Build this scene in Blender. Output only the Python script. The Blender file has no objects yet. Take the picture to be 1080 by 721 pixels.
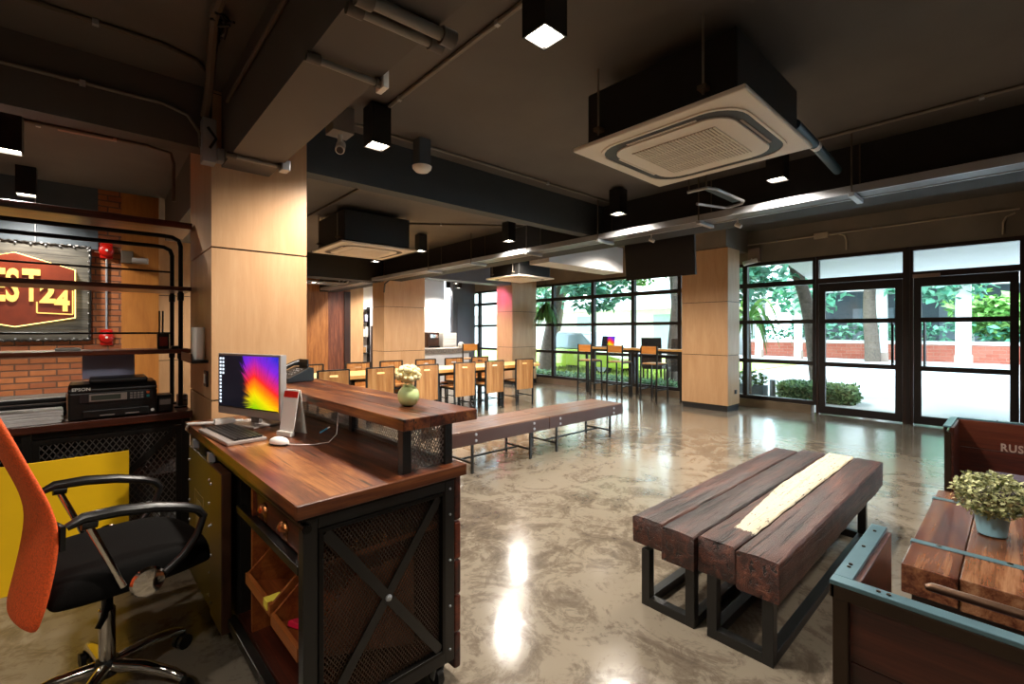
import bpy, bmesh, math, random
from mathutils import Vector, Matrix
random.seed(7)
C = bpy.context.scene.collection
PI = math.pi
R = math.radians

# ---------------------------------------------------------------- materials
def lin(h):
    h = h.lstrip('#')
    out = []
    for i in (0, 2, 4):
        c = int(h[i:i+2], 16) / 255
        out.append(c / 12.92 if c <= .04045 else ((c + .055) / 1.055) ** 2.4)
    return (*out, 1)

def new_mat(name):
    m = bpy.data.materials.new(name)
    m.use_nodes = True
    nt = m.node_tree
    b = nt.nodes['Principled BSDF']
    return m, nt, b

def node(nt, t, **kw):
    n = nt.nodes.new(t)
    for k, v in kw.items():
        if k in n.inputs: n.inputs[k].default_value = v
        else: setattr(n, k, v)
    return n

def plain(name, col, rough=.5, metal=0, spec=.5, var=.0, vscale=6, bump=0, bscale=60, coat=0):
    m, nt, b = new_mat(name)
    c = lin(col)
    b.inputs['Roughness'].default_value = rough
    b.inputs['Metallic'].default_value = metal
    b.inputs['Specular IOR Level'].default_value = spec
    b.inputs['Coat Weight'].default_value = coat
    tc = node(nt, 'ShaderNodeTexCoord')
    n = node(nt, 'ShaderNodeTexNoise', Scale=vscale, Detail=5)
    nt.links.new(tc.outputs['Object'], n.inputs['Vector'])
    r = node(nt, 'ShaderNodeValToRGB')
    r.color_ramp.elements[0].position = .3; r.color_ramp.elements[1].position = .7
    r.color_ramp.elements[0].color = tuple(max(0, x * (1 - var)) for x in c[:3]) + (1,)
    r.color_ramp.elements[1].color = tuple(min(1, x * (1 + var)) for x in c[:3]) + (1,)
    nt.links.new(n.outputs['Fac'], r.inputs['Fac'])
    nt.links.new(r.outputs['Color'], b.inputs['Base Color'])
    if bump:
        n2 = node(nt, 'ShaderNodeTexNoise', Scale=bscale, Detail=4)
        nt.links.new(tc.outputs['Object'], n2.inputs['Vector'])
        bp = node(nt, 'ShaderNodeBump', Strength=bump, Distance=.01)
        nt.links.new(n2.outputs['Fac'], bp.inputs['Height'])
        nt.links.new(bp.outputs['Normal'], b.inputs['Normal'])
    return m

def wood(name, cols, axis='y', scale=1.0, rough=.4, bump=.15, stretch=14, coat=0, grain=.5, fine=60, blotch=0, crack=0):
    """grain runs along axis; colour per plank from the face attribute 'v'"""
    m, nt, b = new_mat(name)
    tc = node(nt, 'ShaderNodeTexCoord')
    at = node(nt, 'ShaderNodeAttribute', attribute_name='v')
    mp = node(nt, 'ShaderNodeMapping')
    s = [stretch * scale] * 3
    s['xyz'.index(axis)] = 1.1 * scale
    mp.inputs['Scale'].default_value = s
    add = node(nt, 'ShaderNodeVectorMath', operation='ADD')
    mul = node(nt, 'ShaderNodeVectorMath', operation='SCALE')
    mul.inputs[0].default_value = (3.1, 5.7, 9.3)
    nt.links.new(at.outputs['Fac'], mul.inputs['Scale'])
    nt.links.new(tc.outputs['Object'], add.inputs[0]); nt.links.new(mul.outputs[0], add.inputs[1])
    nt.links.new(add.outputs[0], mp.inputs['Vector'])
    n = node(nt, 'ShaderNodeTexNoise', Scale=1.2, Detail=8, Roughness=.65, Distortion=.6)
    nt.links.new(mp.outputs[0], n.inputs['Vector'])
    mp2 = node(nt, 'ShaderNodeMapping')
    s2 = [fine * scale] * 3; s2['xyz'.index(axis)] = 2 * scale
    mp2.inputs['Scale'].default_value = s2
    nt.links.new(add.outputs[0], mp2.inputs['Vector'])
    n2 = node(nt, 'ShaderNodeTexNoise', Scale=2, Detail=4, Roughness=.7)
    nt.links.new(mp2.outputs[0], n2.inputs['Vector'])
    ma = node(nt, 'ShaderNodeMath', operation='MULTIPLY_ADD')
    nt.links.new(n2.outputs['Fac'], ma.inputs[0]); ma.inputs[1].default_value = .35
    nt.links.new(n.outputs['Fac'], ma.inputs[2])
    src = ma.outputs[0]
    if blotch:
        mp3 = node(nt, 'ShaderNodeMapping'); s3 = [9 * scale] * 3; s3['xyz'.index(axis)] = 2.6 * scale; mp3.inputs['Scale'].default_value = s3
        nt.links.new(add.outputs[0], mp3.inputs['Vector'])
        n3 = node(nt, 'ShaderNodeTexNoise', Scale=1, Detail=5, Roughness=.6, Distortion=.8); nt.links.new(mp3.outputs[0], n3.inputs['Vector'])
        mb = node(nt, 'ShaderNodeMath', operation='MULTIPLY_ADD'); mb.inputs[1].default_value = blotch
        ms = node(nt, 'ShaderNodeMath', operation='SUBTRACT'); ms.inputs[1].default_value = .5
        nt.links.new(n3.outputs['Fac'], ms.inputs[0]); nt.links.new(ms.outputs[0], mb.inputs[0]); nt.links.new(src, mb.inputs[2]); src = mb.outputs[0]
    # plank tone shift
    m2 = node(nt, 'ShaderNodeMath', operation='MULTIPLY_ADD')
    nt.links.new(at.outputs['Fac'], m2.inputs[0]); m2.inputs[1].default_value = .36
    m3 = node(nt, 'ShaderNodeMath', operation='ADD'); m3.inputs[1].default_value = -.355
    nt.links.new(src, m2.inputs[2]); nt.links.new(m2.outputs[0], m3.inputs[0])
    r = node(nt, 'ShaderNodeValToRGB')
    cr = r.color_ramp
    k = len(cols)
    lo, hi = .5 - .36 * grain - .06, .5 + .36 * grain + .06
    for i, c in enumerate(cols):
        p = lo + (hi - lo) * i / (k - 1)
        if i == 0: e = cr.elements[0]; e.position = p
        elif i == k - 1: e = cr.elements[-1]; e.position = p
        else: e = cr.elements.new(p)
        e.color = lin(c)
    nt.links.new(m3.outputs[0], r.inputs['Fac'])
    col = r.outputs['Color']
    hgt = ma.outputs[0]
    if crack:
        mp4 = node(nt, 'ShaderNodeMapping'); s4 = [46 * scale] * 3; s4['xyz'.index(axis)] = 1.6 * scale; mp4.inputs['Scale'].default_value = s4
        nt.links.new(add.outputs[0], mp4.inputs['Vector'])
        n4 = node(nt, 'ShaderNodeTexNoise', Scale=1, Detail=3, Roughness=.5, Distortion=.3); nt.links.new(mp4.outputs[0], n4.inputs['Vector'])
        mr = node(nt, 'ShaderNodeMapRange'); mr.inputs['From Min'].default_value = .34; mr.inputs['From Max'].default_value = .40
        nt.links.new(n4.outputs['Fac'], mr.inputs['Value'])
        mx = node(nt, 'ShaderNodeMix', data_type='RGBA'); nt.links.new(mr.outputs[0], mx.inputs['Factor'])
        mx.inputs[6].default_value = lin('0a0504'); nt.links.new(col, mx.inputs[7]); col = mx.outputs[2]
        mh = node(nt, 'ShaderNodeMath', operation='MULTIPLY_ADD'); mh.inputs[1].default_value = crack
        nt.links.new(mr.outputs[0], mh.inputs[0]); nt.links.new(hgt, mh.inputs[2]); hgt = mh.outputs[0]
    nt.links.new(col, b.inputs['Base Color'])
    b.inputs['Roughness'].default_value = rough
    b.inputs['Coat Weight'].default_value = coat
    b.inputs['Coat Roughness'].default_value = .2
    if bump:
        bp = node(nt, 'ShaderNodeBump', Strength=bump, Distance=.006)
        nt.links.new(hgt, bp.inputs['Height'])
        nt.links.new(bp.outputs['Normal'], b.inputs['Normal'])
    return m

def emit(name, col, strength):
    m, nt, b = new_mat(name)
    b.inputs['Base Color'].default_value = lin(col)
    b.inputs['Emission Color'].default_value = lin(col)
    b.inputs['Emission Strength'].default_value = strength
    return m

def glass_mat():
    m = bpy.data.materials.new('window glass'); m.use_nodes = True
    nt = m.node_tree; nt.nodes.remove(nt.nodes['Principled BSDF'])
    out = nt.nodes['Material Output']
    t = node(nt, 'ShaderNodeBsdfTransparent'); t.inputs[0].default_value = (.93, .97, .96, 1)
    g = node(nt, 'ShaderNodeBsdfGlossy'); g.inputs['Roughness'].default_value = .02
    lw = node(nt, 'ShaderNodeLayerWeight'); lw.inputs['Blend'].default_value = .5
    pw = node(nt, 'ShaderNodeMath', operation='POWER'); pw.inputs[1].default_value = 5; nt.links.new(lw.outputs['Facing'], pw.inputs[0])
    f = node(nt, 'ShaderNodeMath', operation='MULTIPLY_ADD'); f.inputs[1].default_value = .5; f.inputs[2].default_value = .035; nt.links.new(pw.outputs[0], f.inputs[0])
    mx = node(nt, 'ShaderNodeMixShader')
    nt.links.new(f.outputs[0], mx.inputs[0]); nt.links.new(t.outputs[0], mx.inputs[1]); nt.links.new(g.outputs[0], mx.inputs[2])
    nt.links.new(mx.outputs[0], out.inputs['Surface'])
    return m

def floor_mat():
    m, nt, b = new_mat('polished concrete')
    tc = node(nt, 'ShaderNodeTexCoord')
    n0 = node(nt, 'ShaderNodeTexNoise', Scale=.55, Detail=3, Distortion=.4)
    n1 = node(nt, 'ShaderNodeTexNoise', Scale=2.3, Detail=9, Roughness=.68, Distortion=2.2)
    n2 = node(nt, 'ShaderNodeTexNoise', Scale=9, Detail=8, Roughness=.7, Distortion=3.0)
    for n in (n0, n1, n2): nt.links.new(tc.outputs['Object'], n.inputs['Vector'])
    a = node(nt, 'ShaderNodeMath', operation='MULTIPLY_ADD'); a.inputs[1].default_value = .45
    nt.links.new(n2.outputs['Fac'], a.inputs[0]); nt.links.new(n1.outputs['Fac'], a.inputs[2])
    a2 = node(nt, 'ShaderNodeMath', operation='MULTIPLY_ADD'); a2.inputs[1].default_value = .5
    nt.links.new(n0.outputs['Fac'], a2.inputs[0]); nt.links.new(a.outputs[0], a2.inputs[2])
    r = node(nt, 'ShaderNodeValToRGB'); cr = r.color_ramp
    cr.elements[0].position = .66; cr.elements[0].color = lin('4f463d')
    cr.elements[1].position = 1.25 if False else 1.0; cr.elements[1].color = lin('847a6b')
    e = cr.elements.new(.83); e.color = lin('62584c')
    e = cr.elements.new(.93); e.color = lin('72685a')
    nt.links.new(a2.outputs[0], r.inputs['Fac'])
    nt.links.new(r.outputs['Color'], b.inputs['Base Color'])
    rr = node(nt, 'ShaderNodeMapRange'); rr.inputs['To Min'].default_value = .07; rr.inputs['To Max'].default_value = .20
    nt.links.new(n1.outputs['Fac'], rr.inputs['Value']); nt.links.new(rr.outputs[0], b.inputs['Roughness'])
    b.inputs['Specular IOR Level'].default_value = 1.0
    n3 = node(nt, 'ShaderNodeTexNoise', Scale=9, Detail=3)
    nt.links.new(tc.outputs['Object'], n3.inputs['Vector'])
    bp = node(nt, 'ShaderNodeBump', Strength=.06, Distance=.02)
    nt.links.new(n3.outputs['Fac'], bp.inputs['Height']); nt.links.new(bp.outputs['Normal'], b.inputs['Normal'])
    return m

def brick_mat(name, c1, c2, mortar, bw=.22, bh=.068, swap='xz', rough=.8):
    m, nt, b = new_mat(name)
    tc = node(nt, 'ShaderNodeTexCoord')
    sp = node(nt, 'ShaderNodeSeparateXYZ'); cb = node(nt, 'ShaderNodeCombineXYZ')
    nt.links.new(tc.outputs['Object'], sp.inputs[0])
    nt.links.new(sp.outputs[swap[0].upper()], cb.inputs[0]); nt.links.new(sp.outputs[swap[1].upper()], cb.inputs[1])
    br = node(nt, 'ShaderNodeTexBrick')
    br.inputs['Color1'].default_value = lin(c1); br.inputs['Color2'].default_value = lin(c2); br.inputs['Mortar'].default_value = lin(mortar)
    br.inputs['Scale'].default_value = 1; br.inputs['Mortar Size'].default_value = .008
    br.inputs['Brick Width'].default_value = bw; br.inputs['Row Height'].default_value = bh
    br.inputs['Mortar Smooth'].default_value = .4; br.inputs['Bias'].default_value = 0
    nt.links.new(cb.outputs[0], br.inputs['Vector'])
    n = node(nt, 'ShaderNodeTexNoise', Scale=14, Detail=5)
    nt.links.new(tc.outputs['Object'], n.inputs['Vector'])
    mx = node(nt, 'ShaderNodeMix', data_type='RGBA', blend_type='MULTIPLY')
    mx.inputs['Factor'].default_value = .6
    r = node(nt, 'ShaderNodeValToRGB'); r.color_ramp.elements[0].color = (.4, .4, .4, 1); r.color_ramp.elements[1].color = (1.3, 1.3, 1.3, 1)
    nt.links.new(n.outputs['Fac'], r.inputs['Fac'])
    nt.links.new(br.outputs['Color'], mx.inputs[6]); nt.links.new(r.outputs['Color'], mx.inputs[7])
    nt.links.new(mx.outputs[2], b.inputs['Base Color'])
    bp = node(nt, 'ShaderNodeBump', Strength=.8, Distance=.012, invert=True)
    nt.links.new(br.outputs['Fac'], bp.inputs['Height']); nt.links.new(bp.outputs['Normal'], b.inputs['Normal'])
    b.inputs['Roughness'].default_value = rough
    return m

def screen_mat():
    """desktop wallpaper: black left, rainbow fan of filaments right; local y = across, z = up, unit size"""
    m, nt, b = new_mat('screen picture')
    tc = node(nt, 'ShaderNodeTexCoord')
    sp = node(nt, 'ShaderNodeSeparateXYZ'); nt.links.new(tc.outputs['Generated'], sp.inputs[0])
    def M(op, a, bb=None, c=None):
        n = node(nt, 'ShaderNodeMath', operation=op)
        for i, x in enumerate((a, bb, c)):
            if x is None: continue
            if isinstance(x, (int, float)): n.inputs[i].default_value = x
            else: nt.links.new(x, n.inputs[i])
        return n.outputs[0]
    u = M('SUBTRACT', 1.0, sp.outputs['Y']); v = sp.outputs['Z']
    dx = M('SUBTRACT', u, .72); dy = M('SUBTRACT', v, .12)
    ang = M('ARCTAN2', dx, dy)          # 0 up
    rad = M('POWER', M('ADD', M('MULTIPLY', dx, dx), M('MULTIPLY', dy, dy)), .5)
    hue = M('MULTIPLY_ADD', v, .60, M('MULTIPLY_ADD', M('ABSOLUTE', M('SUBTRACT', u, .62)), .55, .08))
    hs = node(nt, 'ShaderNodeValToRGB'); cr = hs.color_ramp
    stops = [(.12, '8fc400'), (.25, 'e8d800'), (.36, 'ff8a00'), (.46, 'f0281e'), (.56, 'c81e78'), (.68, '7a1ec8'), (.85, '2a2ad0')]
    cr.elements[0].position = stops[0][0]; cr.elements[0].color = lin(stops[0][1])
    cr.elements[1].position = stops[-1][0]; cr.elements[1].color = lin(stops[-1][1])
    for p, c in stops[1:-1]:
        e = cr.elements.new(p); e.color = lin(c)
    nt.links.new(hue, hs.inputs['Fac'])
    cb = node(nt, 'ShaderNodeCombineXYZ'); nt.links.new(M('MULTIPLY', ang, 16), cb.inputs[0]); nt.links.new(M('MULTIPLY', rad, 1.2), cb.inputs[1])
    nz = node(nt, 'ShaderNodeTexNoise', Scale=2.2, Detail=4); nt.links.new(cb.outputs[0], nz.inputs['Vector'])
    edge = M('SUBTRACT', u, M('MULTIPLY_ADD', v, -.12, M('MULTIPLY_ADD', nz.outputs['Fac'], .5, .27)))
    mask = node(nt, 'ShaderNodeMapRange'); mask.inputs['From Min'].default_value = -.02; mask.inputs['From Max'].default_value = .05
    nt.links.new(edge, mask.inputs['Value'])
    br = M('MULTIPLY', mask.outputs[0], M('MULTIPLY_ADD', nz.outputs['Fac'], 1.1, .35))
    mx = node(nt, 'ShaderNodeMix', data_type='RGBA'); nt.links.new(br, mx.inputs['Factor'])
    mx.inputs[6].default_value = (.002, .003, .008, 1); nt.links.new(hs.outputs['Color'], mx.inputs[7])
    nt.links.new(mx.outputs[2], b.inputs['Emission Color'])
    b.inputs['Emission Strength'].default_value = .65
    b.inputs['Base Color'].default_value = (.01, .01, .01, 1); b.inputs['Roughness'].default_value = .25
    return m

def mesh_fabric(name, col):
    m, nt, b = new_mat(name)
    tc = node(nt, 'ShaderNodeTexCoord')
    v = node(nt, 'ShaderNodeTexVoronoi', Scale=160)
    nt.links.new(tc.outputs['Object'], v.inputs['Vector'])
    r = node(nt, 'ShaderNodeValToRGB'); c = lin(col)
    r.color_ramp.elements[0].color = tuple(x * 1.15 for x in c[:3]) + (1,); r.color_ramp.elements[1].color = tuple(x * .6 for x in c[:3]) + (1,)
    nt.links.new(v.outputs['Distance'], r.inputs['Fac']); nt.links.new(r.outputs['Color'], b.inputs['Base Color'])
    b.inputs['Roughness'].default_value = .75
    bp = node(nt, 'ShaderNodeBump', Strength=.3, Distance=.003); nt.links.new(v.outputs['Distance'], bp.inputs['Height'])
    nt.links.new(bp.outputs['Normal'], b.inputs['Normal'])
    return m

def leaf_mat(name, c1, c2, trans=.2):
    m, nt, b = new_mat(name)
    at = node(nt, 'ShaderNodeAttribute', attribute_name='v')
    r = node(nt, 'ShaderNodeValToRGB'); r.color_ramp.elements[0].color = lin(c1); r.color_ramp.elements[1].color = lin(c2)
    nt.links.new(at.outputs['Fac'], r.inputs['Fac']); nt.links.new(r.outputs['Color'], b.inputs['Base Color'])
    b.inputs['Roughness'].default_value = .55
    return m

def timber_paint(name, cols):
    """old timber with flaking white paint on the top face part way along x"""
    m = wood(name, cols, axis='x', rough=.5, bump=1.0, stretch=20, grain=.55, fine=90, blotch=.35, crack=.5)
    nt = m.node_tree; b = nt.nodes['Principled BSDF']
    tc = node(nt, 'ShaderNodeTexCoord'); sp = node(nt, 'ShaderNodeSeparateXYZ'); nt.links.new(tc.outputs['Object'], sp.inputs[0])
    mp = node(nt, 'ShaderNodeMapping'); mp.inputs['Scale'].default_value = (9, 55, 20); nt.links.new(tc.outputs['Object'], mp.inputs['Vector'])
    n = node(nt, 'ShaderNodeTexNoise', Scale=1.6, Detail=6, Roughness=.7); nt.links.new(mp.outputs[0], n.inputs['Vector'])
    def M(op, a, bb=None, c=None):
        q = node(nt, 'ShaderNodeMath', operation=op)
        for i, x in enumerate((a, bb, c)):
            if x is None: continue
            if isinstance(x, (int, float)): q.inputs[i].default_value = x
            else: nt.links.new(x, q.inputs[i])
        return q.outputs[0]
    x = sp.outputs['X']
    y = sp.outputs['Y']
    # paint starts at x ~ .45 (outer edge) / .75
    e = M('SUBTRACT', x, M('MULTIPLY_ADD', M('MAXIMUM', M('SUBTRACT', y, .262), 0.0), 12.0, .24))
    e = M('MULTIPLY', e, 5.0)
    e = M('MINIMUM', M('MAXIMUM', e, -.5), .15)
    lv = M('SUBTRACT', M('ADD', e, M('SUBTRACT', .55, n.outputs['Fac'])), .0)
    st = M('GREATER_THAN', lv, .10)
    top = M('GREATER_THAN', sp.outputs['Z'], .4405)
    f = M('MULTIPLY', st, top)
    old = b.inputs['Base Color'].links[0].from_socket
    mx = node(nt, 'ShaderNodeMix', data_type='RGBA'); nt.links.new(f, mx.inputs['Factor'])
    nt.links.new(old, mx.inputs[6]); mx.inputs[7].default_value = lin('cdc2a6')
    nt.links.new(mx.outputs[2], b.inputs['Base Color'])
    return m

# ---------------------------------------------------------------- mesh builder
class MB:
    def __init__(s): s.v = []; s.f = []; s.a = []; s.val = 0.0
    def add(s, vs, fs, val=None):
        o = len(s.v); s.v.extend(tuple(p) for p in vs)
        w = s.val if val is None else val
        for f in fs: s.f.append(tuple(i + o for i in f)); s.a.append(w)
        return s
    def box(s, x0, y0, z0, x1, y1, z1, val=None, mat=None):
        vs = [(x0, y0, z0), (x1, y0, z0), (x1, y1, z0), (x0, y1, z0), (x0, y0, z1), (x1, y0, z1), (x1, y1, z1), (x0, y1, z1)]
        if mat is not None: vs = [mat @ Vector(p) for p in vs]
        return s.add(vs, [(0, 3, 2, 1), (4, 5, 6, 7), (0, 1, 5, 4), (1, 2, 6, 5), (2, 3, 7, 6), (3, 0, 4, 7)], val)
    def bar(s, p, q, w, h, up=(0, 0, 1), val=None):
        p = Vector(p); q = Vector(q); d = (q - p).normalized(); up = Vector(up)
        if abs(d.dot(up)) > .98: up = Vector((1, 0, 0))
        sx = d.cross(up).normalized(); uz = sx.cross(d)
        vs = []
        for c in (p, q):
            for a, b in ((-1, -1), (1, -1), (1, 1), (-1, 1)): vs.append(c + sx * a * w / 2 + uz * b * h / 2)
        return s.add(vs, [(0, 1, 2, 3), (7, 6, 5, 4), (0, 4, 5, 1), (1, 5, 6, 2), (2, 6, 7, 3), (3, 7, 4, 0)], val)
    def tube(s, pts, r, n=8, val=None, closed=False):
        pts = [Vector(p) for p in pts]; k = len(pts)
        rs = r if isinstance(r, (list, tuple)) else [r] * k
        rings = []; prev = None
        for i, p in enumerate(pts):
            if closed: d = pts[(i + 1) % k] - pts[i - 1]
            elif i == 0: d = pts[1] - p
            elif i == k - 1: d = p - pts[i - 1]
            else: d = (pts[i + 1] - p).normalized() + (p - pts[i - 1]).normalized()
            d = d.normalized() if d.length > 1e-9 else Vector((0, 0, 1))
            if prev is None:
                u = Vector((0, 0, 1)) if abs(d.z) < .9 else Vector((1, 0, 0))
                u = (u - d * u.dot(d)).normalized()
            else:
                u = prev - d * prev.dot(d)
                u = u.normalized() if u.length > 1e-6 else d.orthogonal().normalized()
            prev = u; w = d.cross(u)
            rings.append([p + (u * math.cos(2 * PI * j / n) + w * math.sin(2 * PI * j / n)) * rs[i] for j in range(n)])
        vs = [q for rg in rings for q in rg]; fs = []
        m = k if closed else k - 1
        for i in range(m):
            i2 = (i + 1) % k
            for j in range(n):
                j2 = (j + 1) % n
                fs.append((i * n + j, i * n + j2, i2 * n + j2, i2 * n + j))
        if not closed:
            fs.append(tuple(reversed(range(n)))); fs.append(tuple((k - 1) * n + j for j in range(n)))
        return s.add(vs, fs, val)
    def lathe(s, prof, c=(0, 0, 0), n=20, axis='z', val=None):
        vs = []; fs = []
        for r, z in prof:
            for j in range(n):
                a = 2 * PI * j / n; x, y = r * math.cos(a), r * math.sin(a)
                p = {'z': (x, y, z), 'x': (z, x, y), 'y': (x, z, y)}[axis]
                vs.append((c[0] + p[0], c[1] + p[1], c[2] + p[2]))
        m = len(prof)
        for i in range(m - 1):
            for j in range(n):
                j2 = (j + 1) % n; fs.append((i * n + j, i * n + j2, (i + 1) * n + j2, (i + 1) * n + j))
        fs.append(tuple(reversed(range(n)))); fs.append(tuple((m - 1) * n + j for j in range(n)))
        return s.add(vs, fs, val)
    def ball(s, c, r, n=14, m=9, val=None):
        rx, ry, rz = r if isinstance(r, (tuple, list)) else (r, r, r)
        vs = []; fs = []
        for i in range(m + 1):
            t = PI * i / m; t = min(max(t, .02), PI - .02)
            for j in range(n):
                a = 2 * PI * j / n
                vs.append((c[0] + rx * math.sin(t) * math.cos(a), c[1] + ry * math.sin(t) * math.sin(a), c[2] - rz * math.cos(t)))
        for i in range(m):
            for j in range(n):
                j2 = (j + 1) % n; fs.append((i * n + j, i * n + j2, (i + 1) * n + j2, (i + 1) * n + j))
        fs.append(tuple(reversed(range(n)))); fs.append(tuple(m * n + j for j in range(n)))
        return s.add(vs, fs, val)
    def prism(s, poly, axis, a0, a1, val=None):
        """poly in the two other axes (order yz for x, xz for y, xy for z)"""
        def P(p, a): return {'x': (a, p[0], p[1]), 'y': (p[0], a, p[1]), 'z': (p[0], p[1], a)}[axis]
        n = len(poly); vs = [P(p, a0) for p in poly] + [P(p, a1) for p in poly]
        fs = [tuple(range(n)), tuple(reversed(range(n, 2 * n)))]
        for i in range(n):
            j = (i + 1) % n; fs.append((i, i + n, j + n, j))
        return s.add(vs, fs, val)
    def leaves(s, c, r, count, size, flat=1.0, shell=.55, rnd=random):
        """leaf blades scattered through an ellipsoid"""
        for _ in range(count):
            while True:
                d = Vector((rnd.uniform(-1, 1), rnd.uniform(-1, 1), rnd.uniform(-1, 1)))
                if .05 < d.length <= 1: break
            k = d.length
            d = d.normalized() * (shell + (1 - shell) * k)
            p = Vector((c[0] + d.x * r[0], c[1] + d.y * r[1], c[2] + d.z * r[2]))
            L = size * rnd.uniform(.6, 1.3)
            t = Vector((rnd.gauss(0, 1), rnd.gauss(0, 1), rnd.gauss(0, .6))).normalized()
            u = t.cross(Vector((rnd.gauss(0, .4), rnd.gauss(0, .4), 1))).normalized()
            w = L * .32
            up = u.cross(t) * L * .12
            s.add([p, p + t * L * .5 + u * w + up, p + t * L, p + t * L * .5 - u * w + up], [(0, 1, 2), (0, 2, 3)], rnd.random())
        return s
    def build(s, name, mat, parent=None, bevel=0, smooth=False, seg=2, label=None, kind=None):
        me = bpy.data.meshes.new(name)
        me.from_pydata([tuple(v) for v in s.v], [], s.f)
        bm = bmesh.new(); bm.from_mesh(me)
        at = me.attributes.new('v', 'FLOAT', 'FACE')
        for i, x in enumerate(s.a): at.data[i].value = x
        bm.free()
        # outward normals, keeping the attribute
        bm = bmesh.new(); bm.from_mesh(me); bmesh.ops.recalc_face_normals(bm, faces=bm.faces); bm.to_mesh(me); bm.free()
        me.materials.append(mat)
        if smooth:
            for p in me.polygons: p.use_smooth = True
        o = bpy.data.objects.new(name, me); C.objects.link(o)
        if parent is not None: o.parent = parent
        if bevel:
            b = o.modifiers.new('edge', 'BEVEL'); b.width = bevel; b.segments = seg; b.limit_method = 'ANGLE'; b.angle_limit = R(40)
            b.harden_normals = False
        if smooth:
            e = o.modifiers.new('split', 'EDGE_SPLIT'); e.split_angle = R(38)
        if label: o['label'] = label
        if kind: o['kind'] = kind
        return o

def tag(o, label, cat, group=None, kind=None):
    o['label'] = label; o['category'] = cat
    if group: o['group'] = group
    if kind: o['kind'] = kind
    return o
def thing(name, label, cat, loc=(0, 0, 0), rz=0, group=None):
    o = bpy.data.objects.new(name, None); C.objects.link(o)
    o.location = loc; o.rotation_euler = (0, 0, rz); o.empty_display_size = .1
    return tag(o, label, cat, group)
def struct(mb, name, mat, parent=None, bevel=0):
    o = mb.build(name, mat, parent, bevel)
    o['kind'] = 'structure'
    return o
def dup(o, loc=None, rz=None, label=None, parent=None):
    c = o.copy(); C.objects.link(c)
    if parent is not None: c.parent = parent
    if loc is not None: c.location = loc
    if rz is not None: c.rotation_euler = (0, 0, rz)
    if label: c['label'] = label
    for ch in list(o.children): dup(ch, parent=c)
    return c
def one(mb, name, mat, label, cat, group=None, bevel=0, smooth=False, loc=None):
    """a thing that is a single mesh; given in world coordinates, moved to its own base"""
    xs = [p[0] for p in mb.v]; ys = [p[1] for p in mb.v]; zs = [p[2] for p in mb.v]
    b = ((min(xs) + max(xs)) / 2, (min(ys) + max(ys)) / 2, min(zs))
    mb.v = [(p[0] - b[0], p[1] - b[1], p[2] - b[2]) for p in mb.v]
    o = mb.build(name, mat, None, bevel, smooth); o.location = b
    return tag(o, label, cat, group)

def text(name, body, size, mat, parent, loc, rot, depth=.002, shear=0, weight=0, spacing=1):
    cu = bpy.data.curves.new(name, 'FONT'); cu.body = body; cu.size = size; cu.extrude = depth
    cu.align_x = 'CENTER'; cu.align_y = 'CENTER'; cu.offset = weight; cu.space_character = spacing; cu.resolution_u = 3
    t = bpy.data.objects.new(name + '_c', cu); C.objects.link(t)
    dg = bpy.context.evaluated_depsgraph_get(); dg.update()
    me = bpy.data.meshes.new_from_object(t.evaluated_get(dg))
    bpy.data.objects.remove(t); bpy.data.curves.remove(cu)
    me.materials.clear(); me.materials.append(mat); me.name = name
    o = bpy.data.objects.new(name, me); C.objects.link(o)
    if parent is not None: o.parent = parent
    o.location = loc; o.rotation_euler = rot
    return o

# ---------------------------------------------------------------- palette
M = {}
M['floor'] = floor_mat()
M['ceil'] = plain('dark ceiling paint', '5c5752', .75, var=.12, vscale=2)
M['beam'] = plain('dark beam paint', '554e47', .7, var=.06, vscale=2)
M['beam_dark'] = plain('near black beam paint', '1f1c19', .75, var=.1)
M['bluegrey'] = plain('blue grey wall paint', '4a545c', .6, var=.06)
M['slate'] = plain('dark slate beam paint', '34393b', .7, var=.06)
M['greywall'] = plain('grey wall paint', '5a5a62', .6, var=.06)
M['greybox'] = plain('light grey boxing', 'cac7c6', .55, var=.04)
M['header'] = plain('brown header paint', '80766a', .65, var=.15, vscale=2)
M['ply'] = wood('plywood veneer', ['ba8f64', 'c49a70', 'cca57c', 'd3ae87'], axis='z', rough=.42, bump=.02, stretch=7, grain=.8, fine=40)
M['groove'] = plain('groove black', '14110f', .6)
M['brick'] = brick_mat('red brick wall', '9a5634', 'b8703f', '6e4c38', bw=.19, bh=.06)
M['ply_lamplit'] = wood('lamplit plywood', ['a4642a', 'b67634', 'c0823c', 'c88c48'], axis='z', rough=.45, bump=.02, stretch=7, grain=.8)  # orange cast of the lamps put into the plywood colour
M['brick_out'] = brick_mat('garden brick', 'a4503c', 'b46450', 'a08070', swap='yz', bw=.4, bh=.15)
M['black'] = plain('black powder coat', '14120f', .38, spec=.5, var=.1)
M['blackm'] = plain('blackened steel', '1e1c1a', .35, metal=.7, var=.15)
M['pipe'] = plain('galvanised conduit', '7c756b', .45, metal=.15, var=.1)
M['pipe_lt'] = plain('tan conduit', 'c0b09a', .5, var=.06)
M['pipe_dk'] = plain('painted conduit', '54493d', .55, var=.1)
M['galv'] = plain('galvanised steel', 'a4a6aa', .35, metal=.3, var=.08)
M['chrome'] = plain('chrome', 'd8d4cc', .08, metal=1)
M['white'] = plain('white plastic', 'e6e4de', .35)
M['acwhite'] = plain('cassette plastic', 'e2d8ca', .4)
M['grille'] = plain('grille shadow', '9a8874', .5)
M['slot'] = plain('dark slot', '0d0c0b', .5)
M['blackp'] = plain('black plastic', '0e0e0e', .38, var=.05)
M['greyp'] = plain('grey plastic', '8a8480', .35)
M['silver'] = plain('silver plastic', 'a49a94', .3, metal=.3)
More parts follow.
